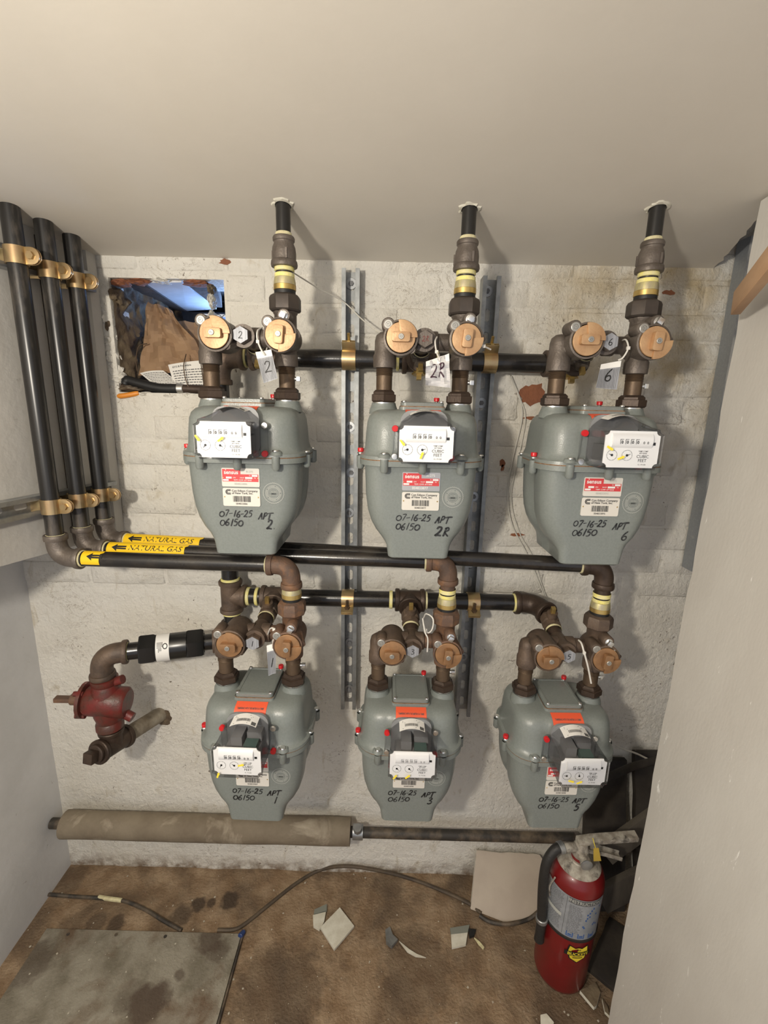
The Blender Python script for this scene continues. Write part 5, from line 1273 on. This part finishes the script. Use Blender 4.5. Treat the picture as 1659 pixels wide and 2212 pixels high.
g = G(); pp = spline(tp, 6); g.tube([p-tp[0]+V((0, 0, .002)) for p in pp], [.007]+[.0125]*6+[.0115]*(len(pp)-7), 14); obj('handle', g.mesh('handle', M_RUBBER), t)
q0 = pp[-1]-tp[0]+V((0, 0, .002)); g = G(); g.cyl(q0, q0+V((.016, 0, 0)), .0125, 18, .001); obj('ferrule', g.mesh('ferrule', M_SILVER), t); g = G(); g.cyl(q0+V((.016, 0, 0)), q0+V((.09, 0, -.001)), .0105, 16); obj('shaft', g.mesh('shaft', M_DARKIRON), t)
p = [at(254, 856, -.004), at(272, 854, -.002), at(300, 849, .004)]; g = G(); g.tube([q-p[0] for q in spline(p, 4)], [.004]+[.0062]*7+[.005], 12); tag(obj('tool_handle', g.mesh('tool_handle', M_ORG), None, p[0]), 'orange plastic tool handle poking out under the black tool', 'tool')
wire('thin brown wire looping down the paper bag', [at(432, 770, .025), at(436, 800, .010), at(440, 830, -.002), at(441, 846, -.004)], .0012, M_NIP); wire('thin copper-brown wire across the instruction sheet', [at(402, 765, .030), at(397, 790, .012), at(400, 815, .004), at(407, 836, .004)], .0013, M_NIP); wire('thin wire loop hanging against the rubble', [at(318, 742, .06), at(300, 748, .05), at(294, 775, .05), at(296, 800, .05)], .0013, M_NIP)

# ================================================================== ON THE FLOOR
t = thing('floor_hatch', 'grey concrete-filled floor hatch at the lower left', 'hatch', (-.372, -.19, 0))
g = G(); g.box((-.272, -.45, .003), (.542, .90, .012)); obj('slab', g.mesh('slab', M_SLAB, bevel=.002), t)
g = G(); g.box((.0035, -.45, .005), (.004, .90, .014)); obj('edge_bar', g.mesh('edge_bar', M_CABLE), t); 
for px, py in ((147, 2018), (251, 2019), (357, 2023)):
    p = atz(px, py, .0092); g = G(); g.lathe([(0, 0), (.0045, 0), (.0045, .0006), (0, .0008)], 12); obj('bolt_head', shared('hb', lambda: g.mesh('bolt_head', M_CABLE)), t, p-V((-.372, -.19, 0)))
def flat(name, lab, cat, quadpx, th, m, z=.003, tilt=0, m2=None):
    P = [atz(*p, z) for p in quadpx]; c = sum(P, V((0, 0, 0)))/len(P); g = G(); lo = [p-c for p in P]; hi = [p+V((0, 0, th+tilt*k)) for k, p in enumerate(lo)]
    n = len(P); g.mt(0).add(lo+hi, [list(range(n))[::-1], [n+i for i in range(n)]]); g.mt(1 if m2 else 0); g.add(lo+hi, [[i, (i+1) % n, n+(i+1) % n, n+i] for i in range(n)])
    return tag(obj(name, g.mesh(name, [m, m2] if m2 else m), None, c), lab, cat)
flat('ceiling_tile_offcut', 'white diamond-shaped offcut lying on the floor', 'offcut', [(692, 2007), (734, 1964), (765, 2004), (722, 2055)], .007, M_TILE, .004)
flat('ceiling_tile_offcut', 'small white offcut beside the large white diamond', 'offcut', [(676, 1980), (704, 1973), (700, 1995), (690, 2012), (677, 2004)], .006, M_TILE)
flat('grey_offcut', 'grey edge strip lying above the small white offcut', 'offcut', [(679, 1968), (706, 1956), (706, 1970), (678, 1978)], .006, M_TILEG)
flat('ceiling_tile_offcut', 'white rectangular offcut near the extinguisher', 'offcut', [(974, 2022), (1010, 2018), (1006, 2044), (976, 2051)], .006, M_TILE)
flat('grey_offcut', 'grey edge strip on the offcut near the extinguisher', 'offcut', [(972, 2008), (1014, 2001), (1010, 2018), (974, 2022)], .006, M_TILEG)
flat('metal_scrap', 'bent dark metal scrap in the middle of the floor', 'scrap', [(832, 2010), (842, 2004), (848, 2022), (859, 2034), (846, 2050), (834, 2040)], .003, M_GALVD, .004, .002)
flat('plaster_sliver', 'thin white sliver beside the bent metal scrap', 'scrap', [(862, 2034), (884, 2052), (900, 2062), (920, 2070), (898, 2068), (880, 2058)], .003, M_TILE)
flat('drywall_chunk', 'broken drywall chunk at the foot of the extinguisher', 'scrap', [(1252, 2146), (1285, 2128), (1296, 2150), (1288, 2178), (1282, 2182)], .010, M_STONE, .006, 0, M_TILE)
flat('drywall_chunk', 'white edged drywall chunk near the drywall sheet foot', 'scrap', [(1300, 2162), (1312, 2180), (1316, 2200), (1306, 2190)], .008, M_STONE, .006, 0, M_TILE)
flat('ceiling_tile_offcut', 'white scrap at the bottom edge of the view', 'offcut', [(1167, 2196), (1180, 2193), (1196, 2212), (1192, 2230), (1168, 2226)], .006, M_TILE)
flat('wood_clip', 'small pale clip lying by the offcut near the extinguisher', 'scrap', [(1024, 2027), (1036, 2036), (1046, 2048), (1044, 2052), (1034, 2042)], .004, M_TAPEP)
flat('plastic_scrap', 'dark plastic crumb beside the offcut near the extinguisher', 'scrap', [(1012, 2010), (1028, 2012), (1024, 2024), (1014, 2028)], .008, M_RUBBER)
P = [at(1030, 1838, -.018), at(1166, 1846, -.018)]; B0 = atz(1017, 1964, .004); B1 = atz(1090, 1992, .004); B2 = atz(1168, 1978, .004)
n = (P[1]-P[0]).cross(B0-P[0]).normalized()*.012; n = n if n.y < 0 else -n; rj = random.Random(6)
topj = [P[0].lerp(P[1], i/10)+V((0, 0, rj.uniform(-.003, .003))) for i in range(11)]; ol = [B0, B1, B2, P[1]+V((.012, 0, -.02))]+topj[::-1]
c = B0; g = G(); nn = len(ol); g.mt(0).add([p-c for p in ol]+[p-c-n for p in ol], [list(range(nn)), [nn+i for i in range(nn)][::-1]]); g.mt(1); g.add([p-c for p in ol]+[p-c-n for p in ol], [[i, nn+i, nn+(i+1) % nn, (i+1) % nn] for i in range(nn)])
tag(obj('drywall_offcut', g.mesh('drywall_offcut', [mat('drywall_paper', (.50, .43, .35), .7, col2=(.45, .38, .31), scale=12), M_GYP]), None, c), 'square drywall offcut leaning on the wall left of the extinguisher', 'offcut')
fz = lambda px, py, z=.005: atz(px, py, z)
wire('brown cable arching over the floor to the wall foot and back', [fz(470, 2009), fz(505, 2008), fz(530, 1995), fz(580, 1955), fz(640, 1908), fz(690, 1880), at(740, 1871, -.012), at(800, 1877, -.012), fz(880, 1896), fz(950, 1922), fz(1010, 1950), fz(1040, 1973)], .0052, M_CABLEB, 'cable', 'floor_cable')
wire('black cable end curling out from under the drywall offcut', [fz(1036, 1978), fz(1060, 1992), fz(1100, 1996), fz(1140, 1986), fz(1164, 1968, .03), fz(1180, 1950, .05)], .0055, M_CABLE, 'cable', 'floor_cable')
wire('black cable running from the left wall across the floor', [at(72, 1934, -.06), fz(100, 1932), fz(160, 1937), fz(215, 1940), fz(262, 1945), fz(310, 1963), fz(355, 1990), fz(392, 2010)], .0050, M_CABLE, 'cable', 'floor_cable')
wire('pale taped section of the left floor cable', [fz(213, 1938, .0056), fz(240, 1942, .0056), fz(263, 1945, .0056)], .0057, M_TAPEP, 'tape', 'cable_tape')
p = fz(527, 2012, .008); g = G(); g.cyl((0, 0, 0), (-.006, -.016, .004), .006, 12, .001, .0075); tag(obj('wire_nut', g.mesh('wire_nut', mat('nut_blue', (.02, .045, .16), .4)), None, p), 'small blue wire connector at the hatch corner', 'connector')
# paint flakes
g = G(); rf = random.Random(12)
for k in range(230):
    px, py = rf.uniform(60, 1330), rf.uniform(1885, 2260); p = atz(px, py, .0025); s = rf.choice((.0007, .0009, .0011, .0014, .0030)); a = rf.random()*6.3
    if -.92 < p.x < -.37 and p.y < -.185: p.z = .0095
    q = [V((cos(a+i*1.57)*s*rf.uniform(.5, 1.3), sin(a+i*1.57)*s*rf.uniform(.5, 1.3), 0)) for i in range(4)]
    g.loft([[p+v for v in q], [p+v+V((0, 0, .0008)) for v in q]])
o = obj('paint_flakes', g.mesh('paint_flakes', mat('flake_dusty', (.46, .42, .34), .8))); tag(o, 'tiny white paint flakes scattered over the floor', 'debris'); o['kind'] = 'stuff'
